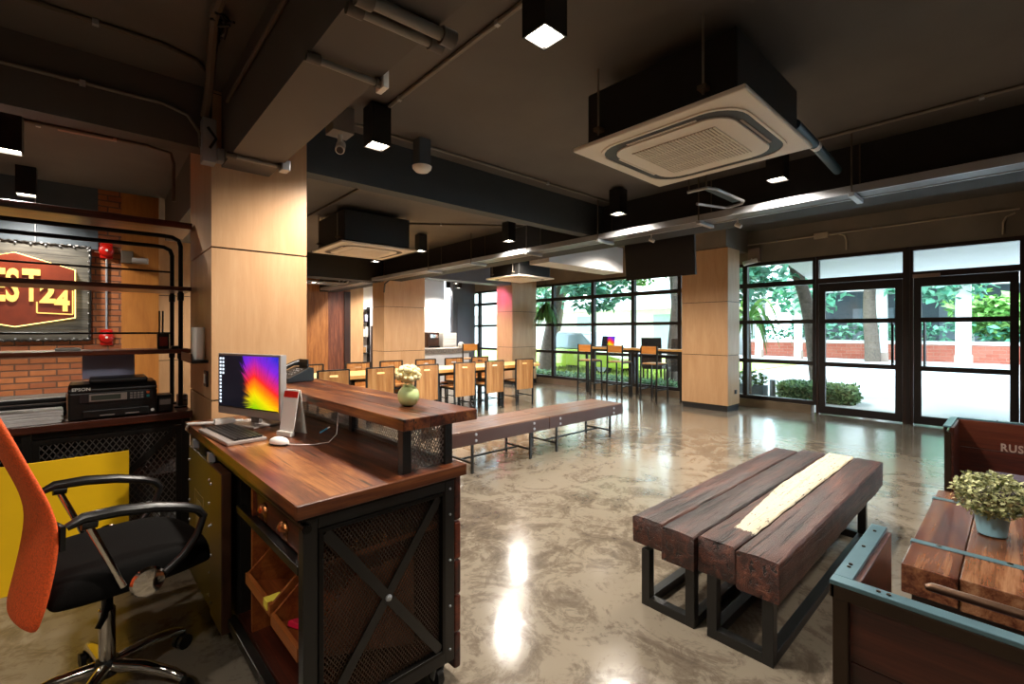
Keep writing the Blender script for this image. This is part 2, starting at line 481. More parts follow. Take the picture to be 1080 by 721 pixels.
M['desk'] = wood('reclaimed desk planks', ['180905', '40190b', '6c391a', '986233'], axis='y', rough=.34, bump=.15, stretch=16, coat=.15, grain=.55, blotch=.55, crack=.15)
M['deskx'] = wood('dark red planks', ['220d08', '3c170c', '5c2412', '74351a'], axis='y', rough=.4, bump=.12, stretch=12)
M['counterx'] = wood('red brown counter wood', ['2c1108', '4e1f0e', '6e3016', '854522'], axis='x', rough=.35, bump=.1, coat=.2)
M['orange_wood'] = wood('orange bin wood', ['4e200c', '763616', '8e4c1e', 'a05c2a'], axis='y', rough=.45)
M['timber'] = wood('old sleeper timber', ['100704', '2e150d', '50291c', '7a5040'], axis='x', rough=.45, bump=1.0, stretch=20, grain=.55, fine=90, blotch=.35, crack=.5)
M['timber_w'] = timber_paint('sleeper with white paint', ['100704', '2e150d', '50291c', '7a5040'])
M['bench'] = wood('long bench timber', ['2e1a10', '4a2c1c', '6a4630', '7e5a40'], axis='x', rough=.38, bump=.2, coat=.15)
M['bench_f'] = plain('bench fascia stain', '3a1d12', .4, var=.12)
M['steel_blk'] = plain('black box section', '12110f', .4, spec=.5, var=.1)
M['ctable'] = wood('crate table planks', ['2c120a', '50281a', '74492f', '946a4c'], axis='x', rough=.26, bump=.12, coat=.35, blotch=.3)
M['crate'] = wood('dark red crate boards', ['200c07', '38150b', '4e2012', '5c2c1a'], axis='y', rough=.35, bump=.1, coat=.2)
M['rim'] = plain('worn blue steel rim', '5f7f8a', .3, metal=.45, var=.12, vscale=8)
M['rim_dk'] = plain('dark edge steel', '3c2f24', .3, metal=.6, var=.25)
M['copper'] = plain('coppery steel', '5e4636', .3, metal=.7, var=.15)
M['chairwood'] = wood('oak chair ply', ['8e5a2c', 'b07840', 'c8945a', 'dcb27c'], axis='z', rough=.4, bump=.03, stretch=13, grain=.6)
M['tablewood'] = wood('pale table top', ['d49a50', 'e0ab62', 'ecbe78', 'f2cb8c'], axis='x', rough=.35, bump=.02, stretch=8)
M['stoolwood'] = wood('orange stool wood', ['b06a28', 'c67c34', 'd48e44', 'dc9c54'], axis='y', rough=.4, bump=.02)
M['panelwood'] = wood('honey wall boards', ['8a5428', 'a86c38', 'bd8248', 'cc965c'], axis='z', rough=.45, bump=.05)
M['doorwood'] = wood('reddish door wood', ['5c3020', '7a4630', '8c563c', '9c6a4c'], axis='z', rough=.4, bump=.03)
M['darkwood'] = wood('dark brown door', ['24100a', '34180e', '42200f', '4c2a18'], axis='z', rough=.45)
M['signboard'] = wood('grey weathered board', ['2c2a26', '4a4842', '625f56', '7a766a'], axis='x', rough=.7, bump=.3, stretch=16)
M['plaque'] = plain('rust plaque', '7a2d10', .5, var=.2, vscale=9)
M['gold'] = plain('gold letters', 'd8a850', .3, metal=.6)
M['led'] = emit('led strip', 'ffd87c', 2.2)
M['letter_glow'] = emit('lit letters', 'f0c468', .40)
M['orange'] = mesh_fabric('orange mesh', 'ee5c20')
M['fabric'] = plain('black seat fabric', '0b0a09', .9, spec=.12, bump=.2, bscale=300)
M['yellow'] = plain('yellow board', 'e3b50a', .45, var=.04)
M['olive'] = plain('olive steel door', '4e4422', .42, metal=.2, var=.2, vscale=5)
M['brownpanel'] = plain('brown steel strip', '3f2413', .4, metal=.1, var=.2)
M['wire'] = plain('wire mesh steel', '4a3a30', .4, metal=.6)
M['wire_grey'] = plain('grey expanded metal', '77716c', .45, metal=.5)
M['brass'] = plain('brass pull', 'a8683a', .25, metal=.9)
M['paper'] = plain('paper', 'f4f2f2', .7, var=.04, vscale=40)
M['paperblue'] = plain('blue grey paper', 'b4b8dc', .6)
M['red'] = plain('red enamel', 'b8180e', .3)
M['redfab'] = plain('crimson plastic', 'c01838', .4)
M['blue'] = plain('blue plastic', '2a8fc0', .4, var=.4, vscale=40)
M['navy'] = plain('blue pipe lagging', '24404e', .5, var=.15)
M['mint'] = plain('pale green ceramic', 'cbdf9c', .25)
M['cream'] = plain('cream petals', 'fbeeb8', .6, var=.06)
M['potblue'] = plain('pale blue pot', '86b6c6', .35, var=.05)
M['leaf_pale'] = leaf_mat('pale sage leaves', '4c5826', 'd6d8a0')
M['leaf'] = leaf_mat('green leaves', '1f4d22', '5f9a4a')
M['leaf_lt'] = leaf_mat('light leaves', '4f8f3a', 'a8cf78')
M['leaf_teal'] = leaf_mat('blue green leaves', '2a6a52', '6fae8e')
M['hedge'] = leaf_mat('hedge leaves', '2e5a34', '7ca060')
M['bark'] = plain('bark', '5a4c42', .85, var=.3, vscale=14, bump=.6, bscale=20)
M['glass'] = glass_mat()
M['frame'] = plain('dark brown window frame', '1d1512', .45, var=.1)
M['frame_lt'] = plain('brown door frame', '2c1c15', .4, var=.1)
M['concrete'] = plain('brown concrete kerb', '75644f', .7, var=.12)
M['pave'] = plain('pale pavement', 'b6b4b2', .8, var=.06, vscale=.6)
M['asphalt'] = plain('pale street', 'a2a2a6', .8, var=.06, vscale=.4)
M['bwhite'] = plain('white render', 'cccac8', .7, var=.03)
M['bgrey'] = plain('grey facade', '8c98a0', .6, var=.05)
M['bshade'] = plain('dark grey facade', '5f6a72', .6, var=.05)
M['grass'] = leaf_mat('lawn blades', '7f9a3a', 'c6cf6a')
M['taxi'] = plain('lime car paint', 'b4cc4a', .25, coat=.5)
M['carglass'] = plain('car glass', '8fa0a8', .1)
M['tyre'] = plain('tyre rubber', '141414', .8)
M['wicker'] = plain('brown wicker', '3a2a22', .7, var=.3, vscale=60)
M['lens'] = emit('lamp lens', 'fff0d8', 22)
M['stone'] = plain('granite slab', '7c7268', .5, var=.4, vscale=30)
M['kitchen'] = plain('kitchen wall paint', 'e8e8ea', .5)
M['cushion'] = plain('grey violet cushion', '4a4250', .85, var=.15, bump=.2, bscale=120)
M['screen'] = screen_mat()
M['icon'] = emit('screen icons', 'c8d4e0', .9)
M['stencil'] = plain('pale stencil paint', '9a8478', .7)
M['stencil_ol'] = plain('faint stencil paint', '8a7f52', .6)
M['tvscreen'] = plain('switched off panel', '1a1a1c', .35)
M['brownleather'] = plain('brown papers', 'b48a5a', .7)
M['pink_ply'] = M['ply']

# ---------------------------------------------------------------- room shell
CZ = 2.87          # slab over the reception bay
CZ2 = 3.25         # slab over the window bay
FX = 9.10          # glass line
struct(MB().box(-4.2, -4.2, -.12, 9.2, 13.2, 0), 'floor', M['floor'])
struct(MB().box(-4.2, -4.2, CZ, 4.45, 13.2, CZ + .15), 'ceiling', M['ceil'])
struct(MB().box(4.45, -4.2, CZ2, 9.5, 13.2, CZ2 + .15), 'ceiling_bay', M['ceil'])
struct(MB().box(-4.2, -4.35, 0, 9.5, -4.2, 3.4), 'wall_south', M['bwhite'])
struct(MB().box(-4.35, -4.35, 0, -4.2, 13.2, 3.4), 'wall_west', M['bwhite'])
# back walls
struct(MB().box(-4.2, 6.4, 0, .205, 6.6, CZ), 'wall_brick', M['brick'])
struct(MB().box(-4.2, 6.385, 2.24, .02, 6.399, CZ), 'trim_1', M['bluegrey'])
struct(MB().box(.205, 6.4, 0, .52, 6.6, CZ), 'wall_reception', M['ply_lamplit'])
struct(MB().box(-4.2, 12.6, 0, 4.3, 12.8, 3.4), 'wall_back', M['ply'])
struct(MB().box(4.0, 12.59, 0, 4.68, 12.8, 3.4), 'wall_boarded', M['panelwood'])
struct(MB().box(5.3, 12.59, 0, 5.68, 12.8, 3.4), 'wall_pier', M['ply'])
struct(MB().box(4.68, 12.62, 2.5, 5.3, 12.8, 3.4), 'wall_lintel', M['panelwood'])
d = struct(MB().box(4.68, 12.62, 0, 5.13, 12.68, 2.5), 'door_3', M['doorwood'])
struct(MB().box(5.13, 12.58, 0, 5.3, 12.8, 2.5), 'trim_2', M['darkwood'])
struct(MB().box(5.68, 12.9, 0, 7.6, 13.05, 3.4), 'wall_pantry', M['kitchen'])
struct(MB().box(5.95, 12.62, 0, 6.3, 12.68, 1.55), 'door_4', M['darkwood'])
struct(MB().box(7.2, 12.75, 0, 8.55, 12.95, 3.4), 'wall_kitchen', M['kitchen'])
struct(MB().box(8.2, 11.76, 0, 9.06, 11.9, 3.24), 'wall_grey', M['greywall'])
struct(MB().box(8.35, 11.74, 0, 8.85, 11.76, 2.3), 'door_5', plain('slate door', '565460', .5))

def column(x0, y0, x1, y1, top, name='column', mat=None):
    mat = mat or M['ply']
    core = MB().box(x0 + .012, y0 + .012, 0, x1 - .012, y1 - .012, top)
    o = struct(core, name, M['groove'])
    zs = [.1, .975, 1.914, 2.855, 3.8]
    for i in range(4):
        a, b = zs[i] + .005, min(zs[i + 1] - .005, top)
        if b <= a: continue
        p = MB(); p.val = .1 * i
        t = .012
        p.box(x0, y0, a, x1, y0 + t, b); p.box(x0, y1 - t, a, x1, y1, b)
        p.box(x0, y0 + t, a, x0 + t, y1 - t, b); p.box(x1 - t, y0 + t, a, x1, y1 - t, b)
        struct(p, 'panel', mat, o)
    return o
column(.523, 3.30, 1.08, 4.138, 2.87)
column(8.08, 3.36, 8.57, 4.20, 2.86)
column(4.45, 8.86, 5.42, 9.40, 2.84)
column(8.045, 8.85, 8.93, 9.48, 2.9)
column(.62, 8.3, 1.4, 9.2, 2.87)

# beams
struct(MB().box(.575, -4.2, 2.41, .842, 3.30, CZ), 'beam_1', M['beam'])
struct(MB().box(1.08, 3.30, 2.50, 4.45, 3.43, CZ), 'beam_2', M['slate'])
struct(MB().box(-4.2, 3.30, 2.50, .523, 3.43, CZ), 'beam_3', M['beam'])
struct(MB().box(4.45, -4.2, 2.46, 4.85, 13.0, CZ2), 'beam_4', M['beam_dark'])
struct(MB().box(-4.2, 8.9, 2.43, 4.45, 9.3, CZ), 'beam_5', M['beam_dark'])
struct(MB().box(4.85, 4.55, 2.40, 6.70, 4.95, 2.82), 'beam_6', M['greybox'])
struct(MB().box(8.10, 3.40, 2.86, 9.06, 4.16, CZ2), 'beam_7', M['header'])
struct(MB().box(.575, 4.138, 2.41, .842, 6.4, CZ), 'beam_8', M['beam'])
struct(MB().box(4.85, 8.9, 2.6, 8.1, 9.3, CZ2), 'beam_9', M['greywall'])
struct(MB().box(8.62, -.55, 0, 9.1, -.06, CZ2), 'column_dark', M['beam_dark'])

# facade
struct(MB().box(9.06, -4.2, 2.66, 9.30, 13.0, CZ2), 'wall_facade', M['header'])
struct(MB().box(9.0, 2.36, 0, 9.2, 13.0, .14), 'trim_3', M['concrete'])

def window(n, y0, y1, door=False):
    w = .035
    f = MB()
    zb = .0 if door else .14
    f.box(9.05, y0, zb, 9.15, y0 + .04, 2.66); f.box(9.05, y1 - .04, zb, 9.15, y1, 2.66)
    f.box(9.05, y0 + .04, 2.60, 9.15, y1 - .04, 2.66)
    f.box(9.05, y0 + .04, 2.20, 9.15, y1 - .04, 2.285)
    if not door:
        f.box(9.05, y0 + .04, zb, 9.15, y1 - .04, zb + .07)
        for z in (.85, 1.565): f.box(9.06, y0 + .04, z - .035, 9.14, y1 - .04, z + .035)
    nm = ('door_%d' if door else 'window_%d') % n
    o = struct(f, nm, M['frame_lt'] if door else M['frame'])
    struct(MB().box(9.095, y0 + .04, zb if not door else 2.285, 9.103, y1 - .04, 2.6), 'pane', M['glass'], o)
    if door:
        l = MB(); a, b = y0 + .045, y1 - .045
        l.box(9.06, a, .02, 9.12, a + .085, 2.195); l.box(9.06, b - .085, .02, 9.12, b, 2.195)
        for z0, z1 in ((2.06, 2.195), (.02, .14), (1.53, 1.60), (.81, .88)): l.box(9.06, a + .085, z0, 9.12, b - .085, z1)
        lf = struct(l, 'door_leaf', M['frame'], o)
        struct(MB().box(9.087, a + .085, .14, 9.093, b - .085, 2.06), 'pane', M['glass'], lf)
        hy = (a + .12) if n == 1 else (b - .12)
        h = MB()
        for dx in (9.03, 9.14):
            h.tube([(dx, hy, .87), (dx, hy, 1.55)], .011)
        for z in (.9, 1.52): h.tube([(9.02, hy, z), (9.15, hy, z)], .009)
        struct(h, 'door_handle', M['black'], lf)
    return o
window(1, 2.31, 3.45)
window(2, 3.45, 4.76)
window(3, 4.76, 5.89)
window(4, 5.89, 7.03)
window(5, 7.03, 8.36)
window(6, 8.36, 9.60)
window(7, 9.60, 10.4)
window(8, 10.4, 11.55)
window(9, 11.55, 12.58)
window(10, -1.75, -.56)
window(11, -2.95, -1.75)
window(12, -4.15, -2.95)
window(2, -.06, 1.09, True)
window(1, 1.13, 2.30, True)
struct(MB().box(9.04, 1.09, 0, 9.16, 1.13, 2.66), 'trim_4', M['frame'])
one(MB().box(9.0, .75, 2.19, 9.06, 1.05, 2.24), 'door_closer', M['stencil'], 'beige door closer box at the head of the right glass door', 'door closer')

# ---------------------------------------------------------------- ceiling services
def conduit(pts, r, label, mat='pipe', clips=()):
    t = thing('conduit', label, 'conduit pipe', pts[0])
    o = Vector(pts[0])
    MB().tube([Vector(p) - o for p in pts], r, 8).build('tube', M[mat], t, smooth=True)
    for c in clips:
        c = Vector(c) - o
        MB().box(c.x - .012, c.y - .012, c.z - .015, c.x + .012, c.y + .012, c.z + .012).build('clip', M['galv'], t)
    return t
zc = CZ - .014
conduit([(1.36, 3.14, zc), (4.40, 3.10, zc)], .010, 'thin conduit along the ceiling just in front of the blue grey cross beam', 'pipe', [(1.9, 3.13, zc), (3.3, 3.11, zc)])
conduit([(1.40, .2, zc), (1.41, 2.76, zc)], .013, 'straight conduit running to the square spotlight beside the big beam', 'pipe', [(1.405, 1.65, zc), (1.41, 2.6, zc)])
conduit([(-2.5, 2.95, zc), (.25, 2.92, zc), (.40, 2.97, zc), (.48, 3.1, zc), (.505, 3.2, zc - .02), (.51, 3.27, zc - .1), (.51, 3.28, 2.62)], .012, 'conduit across left ceiling bending down into the column box', 'pipe_dk', [(0, 2.922, zc)])
conduit([(-2.5, 3.28, 2.66), (.28, 3.28, 2.70), (.40, 3.28, 2.67), (.46, 3.28, 2.58), (.465, 3.28, 2.5)], .010, 'conduit on the left beam face ending in a down bend', 'pipe', [(-.05, 3.28, 2.695)])
conduit([(-2.5, 4.66, zc), (.30, 4.60, zc), (.45, 4.60, zc - .02), (.47, 4.60, zc - .1), (.47, 4.60, 2.45)], .012, 'conduit behind the left beam with a bright sleeve', 'pipe_dk', [(-.3, 4.65, zc)])
MB().tube([(2.30, -.03, 0), (2.62, -.05, 0)], .019, 8).build('sleeve', M['stencil'], bpy.data.objects['conduit.004'], smooth=True)
conduit([(4.0, 1.62, zc), (4.08, 1.0, zc), (4.09, -3.0, zc)], .012, 'long conduit crossing the dark ceiling beyond the large air conditioner', 'pipe', [(4.085, .15, zc)])
conduit([(9.045, 4.1, 3.0), (9.045, -.02, 3.02)], .012, 'conduit along the brown header above the glass doors', 'pipe_lt', [(9.045, 2.9, 3.01), (9.045, 1.55, 3.02)])
conduit([(9.04, 2.2, 3.0), (9.04, 1.98, 3.0), (9.04, 1.9, 2.96), (9.04, 1.87, 2.88), (9.04, 1.87, 2.72)], .012, 'short conduit bending down over the left glass door', 'pipe_lt')
conduit([(9.04, .02, 2.97), (9.04, .1, 2.93), (9.04, .13, 2.86), (9.04, .13, 2.70)], .012, 'short conduit bending down over the right glass door', 'pipe_lt')
conduit([(.56, -.8, 2.72), (.56, 3.05, 2.72)], .012, 'upper conduit on the side of the big ceiling beam', 'pipe_dk')
conduit([(.40, .4, zc - .02), (.40, 2.45, zc - .02), (.43, 2.7, zc - .06), (.47, 3.05, 2.74), (.48, 3.25, 2.68)], .022, 'thick pipe beside the big beam reaching the column', 'pipe_dk')
conduit([(2.0, 3.5, zc), (2.0, 7.8, zc)], .012, 'conduit on the ceiling behind the blue grey cross beam', 'pipe_dk')
conduit([(3.1, 5.6, zc), (4.4, 4.62, zc)], .012, 'slanting conduit between the two distant spotlights', 'pipe_dk', [(3.5, 5.3, zc)])
conduit([(4.435, 6.6, 2.44), (4.435, 8.6, 2.44), (4.435, 8.80, 2.38), (4.435, 8.84, 2.2)], .016, 'brown pipe along the dark beam down to the middle column', 'pipe_dk')
conduit([(2.6, 9.5, 2.52), (3.3, 9.7, 2.52), (3.4, 9.75, 2.56), (3.4, 9.75, CZ)], .022, 'bright pipe with an upward bend beyond the second air conditioner', 'galv')
for k_, (y_, z_) in enumerate(((9.9, 2.44), (10.15, 2.47), (10.4, 2.45))):
    conduit([(1.2, y_, z_), (4.05, y_, z_), (4.12, y_, z_ + .04), (4.14, y_, CZ - .005)], .018, 'silver pipe hung before the boarded wall, ' + ('nearest', 'middle', 'farthest')[k_] + ' of the three', 'galv')
t = thing('flexible_duct', 'black ribbed duct above the bend of the bright pipe', 'duct', (3.75, 9.6, 2.60))
for k_ in range(7): MB().tube([(k_ * .075, 0, -.10), (k_ * .075, 0, .12)], .028, 10).build('rib', M['blackp'], t, smooth=True)
MB().tube([(0, 0, .12), (.45, 0, .12)], .03, 10).build('header', M['blackp'], t, smooth=True)
for x_ in (0, .45): MB().tube([(x_, 0, .12), (x_, 0, .27)], .006, 6).build('hanger_rod', M['pipe_dk'], t)
# pipes under the big beam soffit
def union_pipe(a, b, r, label):
    t = thing('conduit', label, 'conduit pipe', a); o = Vector(a); b = Vector(b) - o
    d = b.normalized()
    MB().tube([(0, 0, 0), b], r, 10).build('tube', M['pipe'], t, smooth=True)
    for s0 in (Vector((0, 0, 0)), b - d * .05):
        MB().tube([s0, s0 + d * .05], r * 1.45, 10).build('coupling', M['pipe_dk'], t, smooth=True)
    return t
union_pipe((.565, 1.30, 2.385), (.90, 1.285, 2.385), .020, 'thick pipe crossing the big beam soffit, upper of the pair')
union_pipe((.565, 1.37, 2.388), (.895, 1.35, 2.388), .016, 'thinner pipe crossing the big beam soffit, lower of the pair')
union_pipe((.56, 1.72, 2.390), (.875, 1.72, 2.390), .013, 'pipe crossing the big beam soffit to a small white plate')
union_pipe((.545, 3.0, 2.395), (.86, 3.0, 2.395), .013, 'pipe across the beam end at the top of the plywood column')
one(MB().box(.845, 1.69, 2.37, .87, 1.76, 2.45), 'junction_plate', M['white'], 'small white plate on the corner of the big beam', 'electrical box', bevel=.003)
t = thing('junction_box', 'grey steel junction box on the corner of the plywood column top', 'electrical box', (.50, 3.255, 2.40))
MB().box(-.035, -.045, 0, .035, .045, .26).build('box', M['galv'], t, .004)
MB().tube([(.0, -.05, .08), (.03, -.06, .14), (-.01, -.05, .2)], .008).build('cable', M['blackp'], t)
MB().box(.04, -.04, .02, .085, .03, .10).build('elbow', M['galv'], t, .008)
one(MB().box(.828, 2.96, 2.37, .875, 3.04, 2.43), 'junction_box', M['galv'], 'small silver junction box at the beam end by the column', 'electrical box', bevel=.004)
t = thing('cable_bundle', 'tangle of loose cables on the ceiling left of the big beam', 'cables', (.43, 2.42, CZ - .04))
b = MB()
for k in range(5):
    a = random.uniform(0, 6)
    b.tube([(.05 * math.cos(a + i * .8) * (1 - i * .1), .03 * i + .04 * math.sin(a + i), -.02 * math.sin(i + k)) for i in range(9)], .006, 6)
b.build('cable', M['blackp'], t)

# cable tray with hangers
t = thing('cable_tray', 'long silver cable tray hung below the dark beam', 'cable tray', (4.30, -3.2, 2.45))
L = 15.0
MB().box(-.11, 0, -.02, -.095, L, .04).build('side_rail', M['galv'], t)
MB().box(.095, 0, -.02, .11, L, .04).build('side_rail', M['galv'], t)
MB().box(-.095, 0, -.015, .095, L, -.008).build('tray_bed', plain('tray bed', '6c6a6c', .45, metal=.4), t)
for i, y in enumerate((-.4, .83, 2.0, 3.16, 4.31, 5.5, 6.7)):
    yy = y + 3.2
    MB().box(-.15, yy - .02, -.05, .15, yy + .02, -.02).build('crossbar', M['galv'], t, .003)
    b = MB()
    b.tube([(-.135, yy, -.05), (-.135, yy, CZ - 2.45)], .006, 6); b.tube([(.13, yy, -.05), (.13, yy, CZ - 2.45 - .0)], .006, 6)
    b.build('hanger_rod', M['pipe_dk'], t)
# small blue tray and bent pipe behind the big air conditioner
t = thing('pipe_bracket', 'bent silver pipe loop with blue plate behind the large air conditioner', 'pipe bracket', (3.48, 1.66, 2.5))
MB().tube([(0, .1, .0), (0, -.06, .0), (.1, -.09, 0), (.58, -.10, 0), (.65, -.06, 0), (.65, .03, -.01), (.61, .06, -.02), (.2, .12, -.05)], .012).build('loop', M['galv'], t, smooth=True)
MB().box(.08, -.08, .012, .6, .0, .02).build('plate', M['navy'], t)
b = MB()
for p in ((0, .09), (0, -.05)): b.tube([(p[0], p[1], 0), (p[0], p[1], .37)], .005, 6)
b.build('hanger_rod', M['pipe_dk'], t)
t = thing('drain_pipe', 'dark blue lagged pipe leaving the large air conditioner', 'pipe', (3.06, .87, 2.6))
MB().tube([(-.05, 0, 0), (.38, .01, 0)], .030, 12).build('lagging', M['navy'], t, smooth=True)
MB().tube([(.40, .01, 0), (1.05, .035, 0)], .030, 12).build('lagging', M['navy'], t, smooth=True)
MB().tube([(.36, .01, 0), (.42, .01, 0)], .032, 12).build('band', M['white'], t, smooth=True)

# cassette air conditioners
def aircon(x0, y0, z, label, body_h, zc_):
    t = thing('ceiling_air_conditioner', label, 'air conditioner', (x0, y0, z), 0, 'ceiling cassette air conditioners')
    S = .96
    MB().box(.06, .06, .045, S - .06, S - .06, body_h).build('casing', M['slot'], t, .01)
    # panel with rounded recess ring
    pm = MB(); pm.box(0, 0, 0, S, S, .026); pm.build('panel', M['acwhite'], t, .008)
    def rr(h, r, n=6):
        pts = []
        for cx, cy, a0 in ((h - r, h - r, 0), (-h + r, h - r, 90), (-h + r, -h + r, 180), (h - r, -h + r, 270)):
            for i in range(n + 1):
                a = R(a0 + 90 * i / n); pts.append((S / 2 + cx + r * math.cos(a), S / 2 + cy + r * math.sin(a)))
        return pts
    def ring(h1, r1, h2, r2, z0, z1, name, mat):
        m = MB(); A = rr(h1, r1); B = rr(h2, r2); n = len(A)
        vs = [(x, y, z0) for x, y in A] + [(x, y, z0) for x, y in B] + [(x, y, z1) for x, y in A] + [(x, y, z1) for x, y in B]
        fs = []
        for i in range(n):
            j = (i + 1) % n
            fs += [(i, j, n + j, n + i), (2 * n + i, 3 * n + i, 3 * n + j, 2 * n + j), (i, 2 * n + i, 2 * n + j, j), (n + i, n + j, 3 * n + j, 3 * n + i)]
        m.add(vs, fs); return m.build(name, mat, t, smooth=True)
    ring(.412, .17, .398, .165, -.006, .004, 'bezel', M['acwhite'])
    ring(.398, .165, .335, .13, -.003, .006, 'air_slot', M['slot'])
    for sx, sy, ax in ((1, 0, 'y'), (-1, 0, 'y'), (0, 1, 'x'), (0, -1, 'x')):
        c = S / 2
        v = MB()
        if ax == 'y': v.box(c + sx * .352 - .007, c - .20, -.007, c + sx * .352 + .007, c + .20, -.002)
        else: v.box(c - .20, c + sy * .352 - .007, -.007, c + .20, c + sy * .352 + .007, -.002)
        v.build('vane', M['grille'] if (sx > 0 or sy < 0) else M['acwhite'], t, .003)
    m = MB(); m.prism(rr(.335, .12), 'z', -.012, .004); m.build('inner_panel', M['acwhite'], t, .003)
    g = MB()
    for i in range(26):
        y = S / 2 - .235 + .47 * i / 25
        g.box(S / 2 - .235, y - .0055, -.018, S / 2 + .235, y + .0055, -.012)
    g.box(S / 2 - .004, S / 2 - .235, -.019, S / 2 + .004, S / 2 + .235, -.012)
    for k in (-.12, .12): g.box(S / 2 + k - .003, S / 2 - .235, -.019, S / 2 + k + .003, S / 2 + .235, -.012)
    g.build('grille', M['acwhite'], t)
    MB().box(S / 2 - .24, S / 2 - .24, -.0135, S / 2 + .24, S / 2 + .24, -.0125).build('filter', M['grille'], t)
    for px, py in ((.03, .2), (.03, .8), (S - .03, .2), (S - .03, .8)):
        MB().tube([(px, py, .06), (px, py, zc_ - z)], .006, 6).build('hanger_rod', M['pipe'], t)
        MB().box(px - .02, py - .02, .08, px + .04 * (1 if px < .5 else -1), py + .02, .10).build('bracket', M['pipe_dk'], t)
    return t
aircon(2.062, .783, 2.44, 'large white cassette air conditioner hanging overhead in front of the silver tray', .33, CZ)
aircon(2.06, 5.14, 2.41, 'white cassette air conditioner hanging beyond the blue grey cross beam', .40, CZ)
aircon(5.75, 6.15, 2.42, 'pink tinted air conditioner hanging in front of the pink column', .32, CZ2)

# square spotlights
def spotlight(x, y, z, label, power, s=.13, top=CZ, rz=0, r=0):
    t = thing('square_spotlight', label, 'ceiling light', (x, y, z), rz, 'black square surface spotlights')
    h = min(.25, top - z)
    b = MB(); w = s / 2; k = .008
    b.box(-w, -w, 0, w, -w + k, h); b.box(-w, w - k, 0, w, w, h); b.box(-w, -w + k, 0, -w + k, w - k, h); b.box(w - k, -w + k, 0, w, w - k, h); b.box(-w, -w, h - .01, w, w, h)
    b.build('housing', M['blackp'], t)
    if top - z - h > .01: MB().tube([(0, 0, h), (0, 0, top - z)], .008).build('stem', M['pipe_dk'], t)
    MB().box(-w + k, -w + k, .012, w - k, w - k, .016).build('lens', M['lens'], t)
    li = bpy.data.lights.new('spotlight_bulb', 'SPOT'); li.energy = power; li.color = (1.0, .91, .80)
    li.spot_size = R(150); li.spot_blend = .7; li.shadow_soft_size = .05
    lo = bpy.data.objects.new('bulb', li); C.objects.link(lo); lo.parent = t; lo.location = (0, 0, -.02)
    return t
P = 95
spotlight(1.36, 1.30, 2.60, 'brightest square spotlight at the top of the view beside the big beam', P)
spotlight(1.357, 2.80, 2.60, 'lit square spotlight between the security camera and the dome sensor', P)
spotlight(3.98, 2.76, 2.60, 'square spotlight at the end of the thin conduit, above the hanging screen', P)
spotlight(4.02, 1.285, 2.60, 'square spotlight just beyond the large air conditioner', P)
spotlight(4.10, 4.58, 2.60, 'square spotlight tucked under the far end of the blue grey beam', P)
spotlight(3.63, 6.04, 2.60, 'square spotlight to the right of the second air conditioner', P)
spotlight(1.9, 7.3, 2.60, 'square spotlight glimpsed under the second air conditioner', P)
spotlight(-.43, 4.54, 2.60, 'larger square spotlight at the left picture edge above the shelf unit', P)
spotlight(-.46, 6.0, 2.62, 'smaller square spotlight above the glowing sign', P * .5)
spotlight(6.75, 9.55, 2.60, 'upper of two small spotlights before the kitchen', P * .8, top=CZ2)
spotlight(7.4, 10.35, 2.58, 'lower of two small spotlights before the kitchen', P * .8, top=CZ2)
spotlight(8.2, 12.0, 2.75, 'small spotlight washing the kitchen wall', P * 2.2, top=CZ2)
spotlight(6.2, 12.2, 2.7, 'small spotlight above the pantry shelves', P * .8, top=CZ2)

for i, (x, y, pw, tp) in enumerate(((4.0, -.5, .45, CZ), (1.36, -.6, .3, CZ), (-.43, 1.6, .22, CZ), (-2.2, 4.5, .5, CZ), (-1.2, .2, .4, CZ),  # hidden spotlights added as fill to brighten the room, not known fixtures
        (5.25, 1.6, 1.1, CZ2), (5.6, 6.0, 1.3, CZ2), (6.3, 7.4, 1.3, CZ2), (1.9, 9.9, 1.2, CZ), (3.6, 10.6, 1.6, CZ), (3.65, 7.6, 1.0, CZ), (5.1, 11.4, 1.4, CZ2), (6.1, 3.95, 1.5, CZ2))):
    spotlight(x, y, 2.62 if tp == CZ else 2.80, 'added fill spotlight mostly out of view, ' + ('over the gap before the sofas|behind the big beam|over the office chair|beyond the sign board|over the far corner of the reception|in the window bay by the doors|over the window table|in the window bay beside the pink column|behind the first back beam|in front of the boarded wall|over the middle of the dining table|in front of the pantry|between the hanging screen and the plywood column'.split('|')[i]), P * pw, top=tp)
# security cameras, dome sensor, boxes
t = thing('security_camera', 'white bullet security camera on a ceiling box by the column', 'security camera', (1.20, 3.02, CZ))
MB().box(-.07, -.07, -.17, .07, .07, 0).build('mount_box', M['greyp'], t, .004)
MB().tube([(0, 0, -.17), (0, 0, -.22)], .016, 10).build('stem', M['white'], t, smooth=True)
MB().tube([(.02, .03, -.22), (-.02, -.05, -.29)], .030, 14).build('housing', M['white'], t, smooth=True)
MB().tube([(-.02, -.05, -.29), (-.023, -.056, -.296)], .022, 12).build('lens', M['blackp'], t, smooth=True)
t = thing('dome_sensor', 'white dome sensor on a grey box under the ceiling', 'dome sensor', (1.86, 3.08, CZ))
MB().box(-.05, -.05, -.20, .05, .05, 0).build('mount_box', M['bluegrey'], t, .004)
MB().lathe([(.06, -.20), (.075, -.205), (.07, -.225), (.05, -.245), (.02, -.255), (.004, -.257)], n=20).build('dome', M['white'], t, smooth=True)
t = thing('security_camera', 'white bullet security camera beside the facade column', 'security camera', (8.9, 3.28, 2.62))
MB().box(.05, -.12, .05, .14, .08, .30).build('mount_box', M['stencil'], t, .004)
MB().tube([(.02, 0, .1), (-.02, .0, .06)], .016).build('stem', M['white'], t)
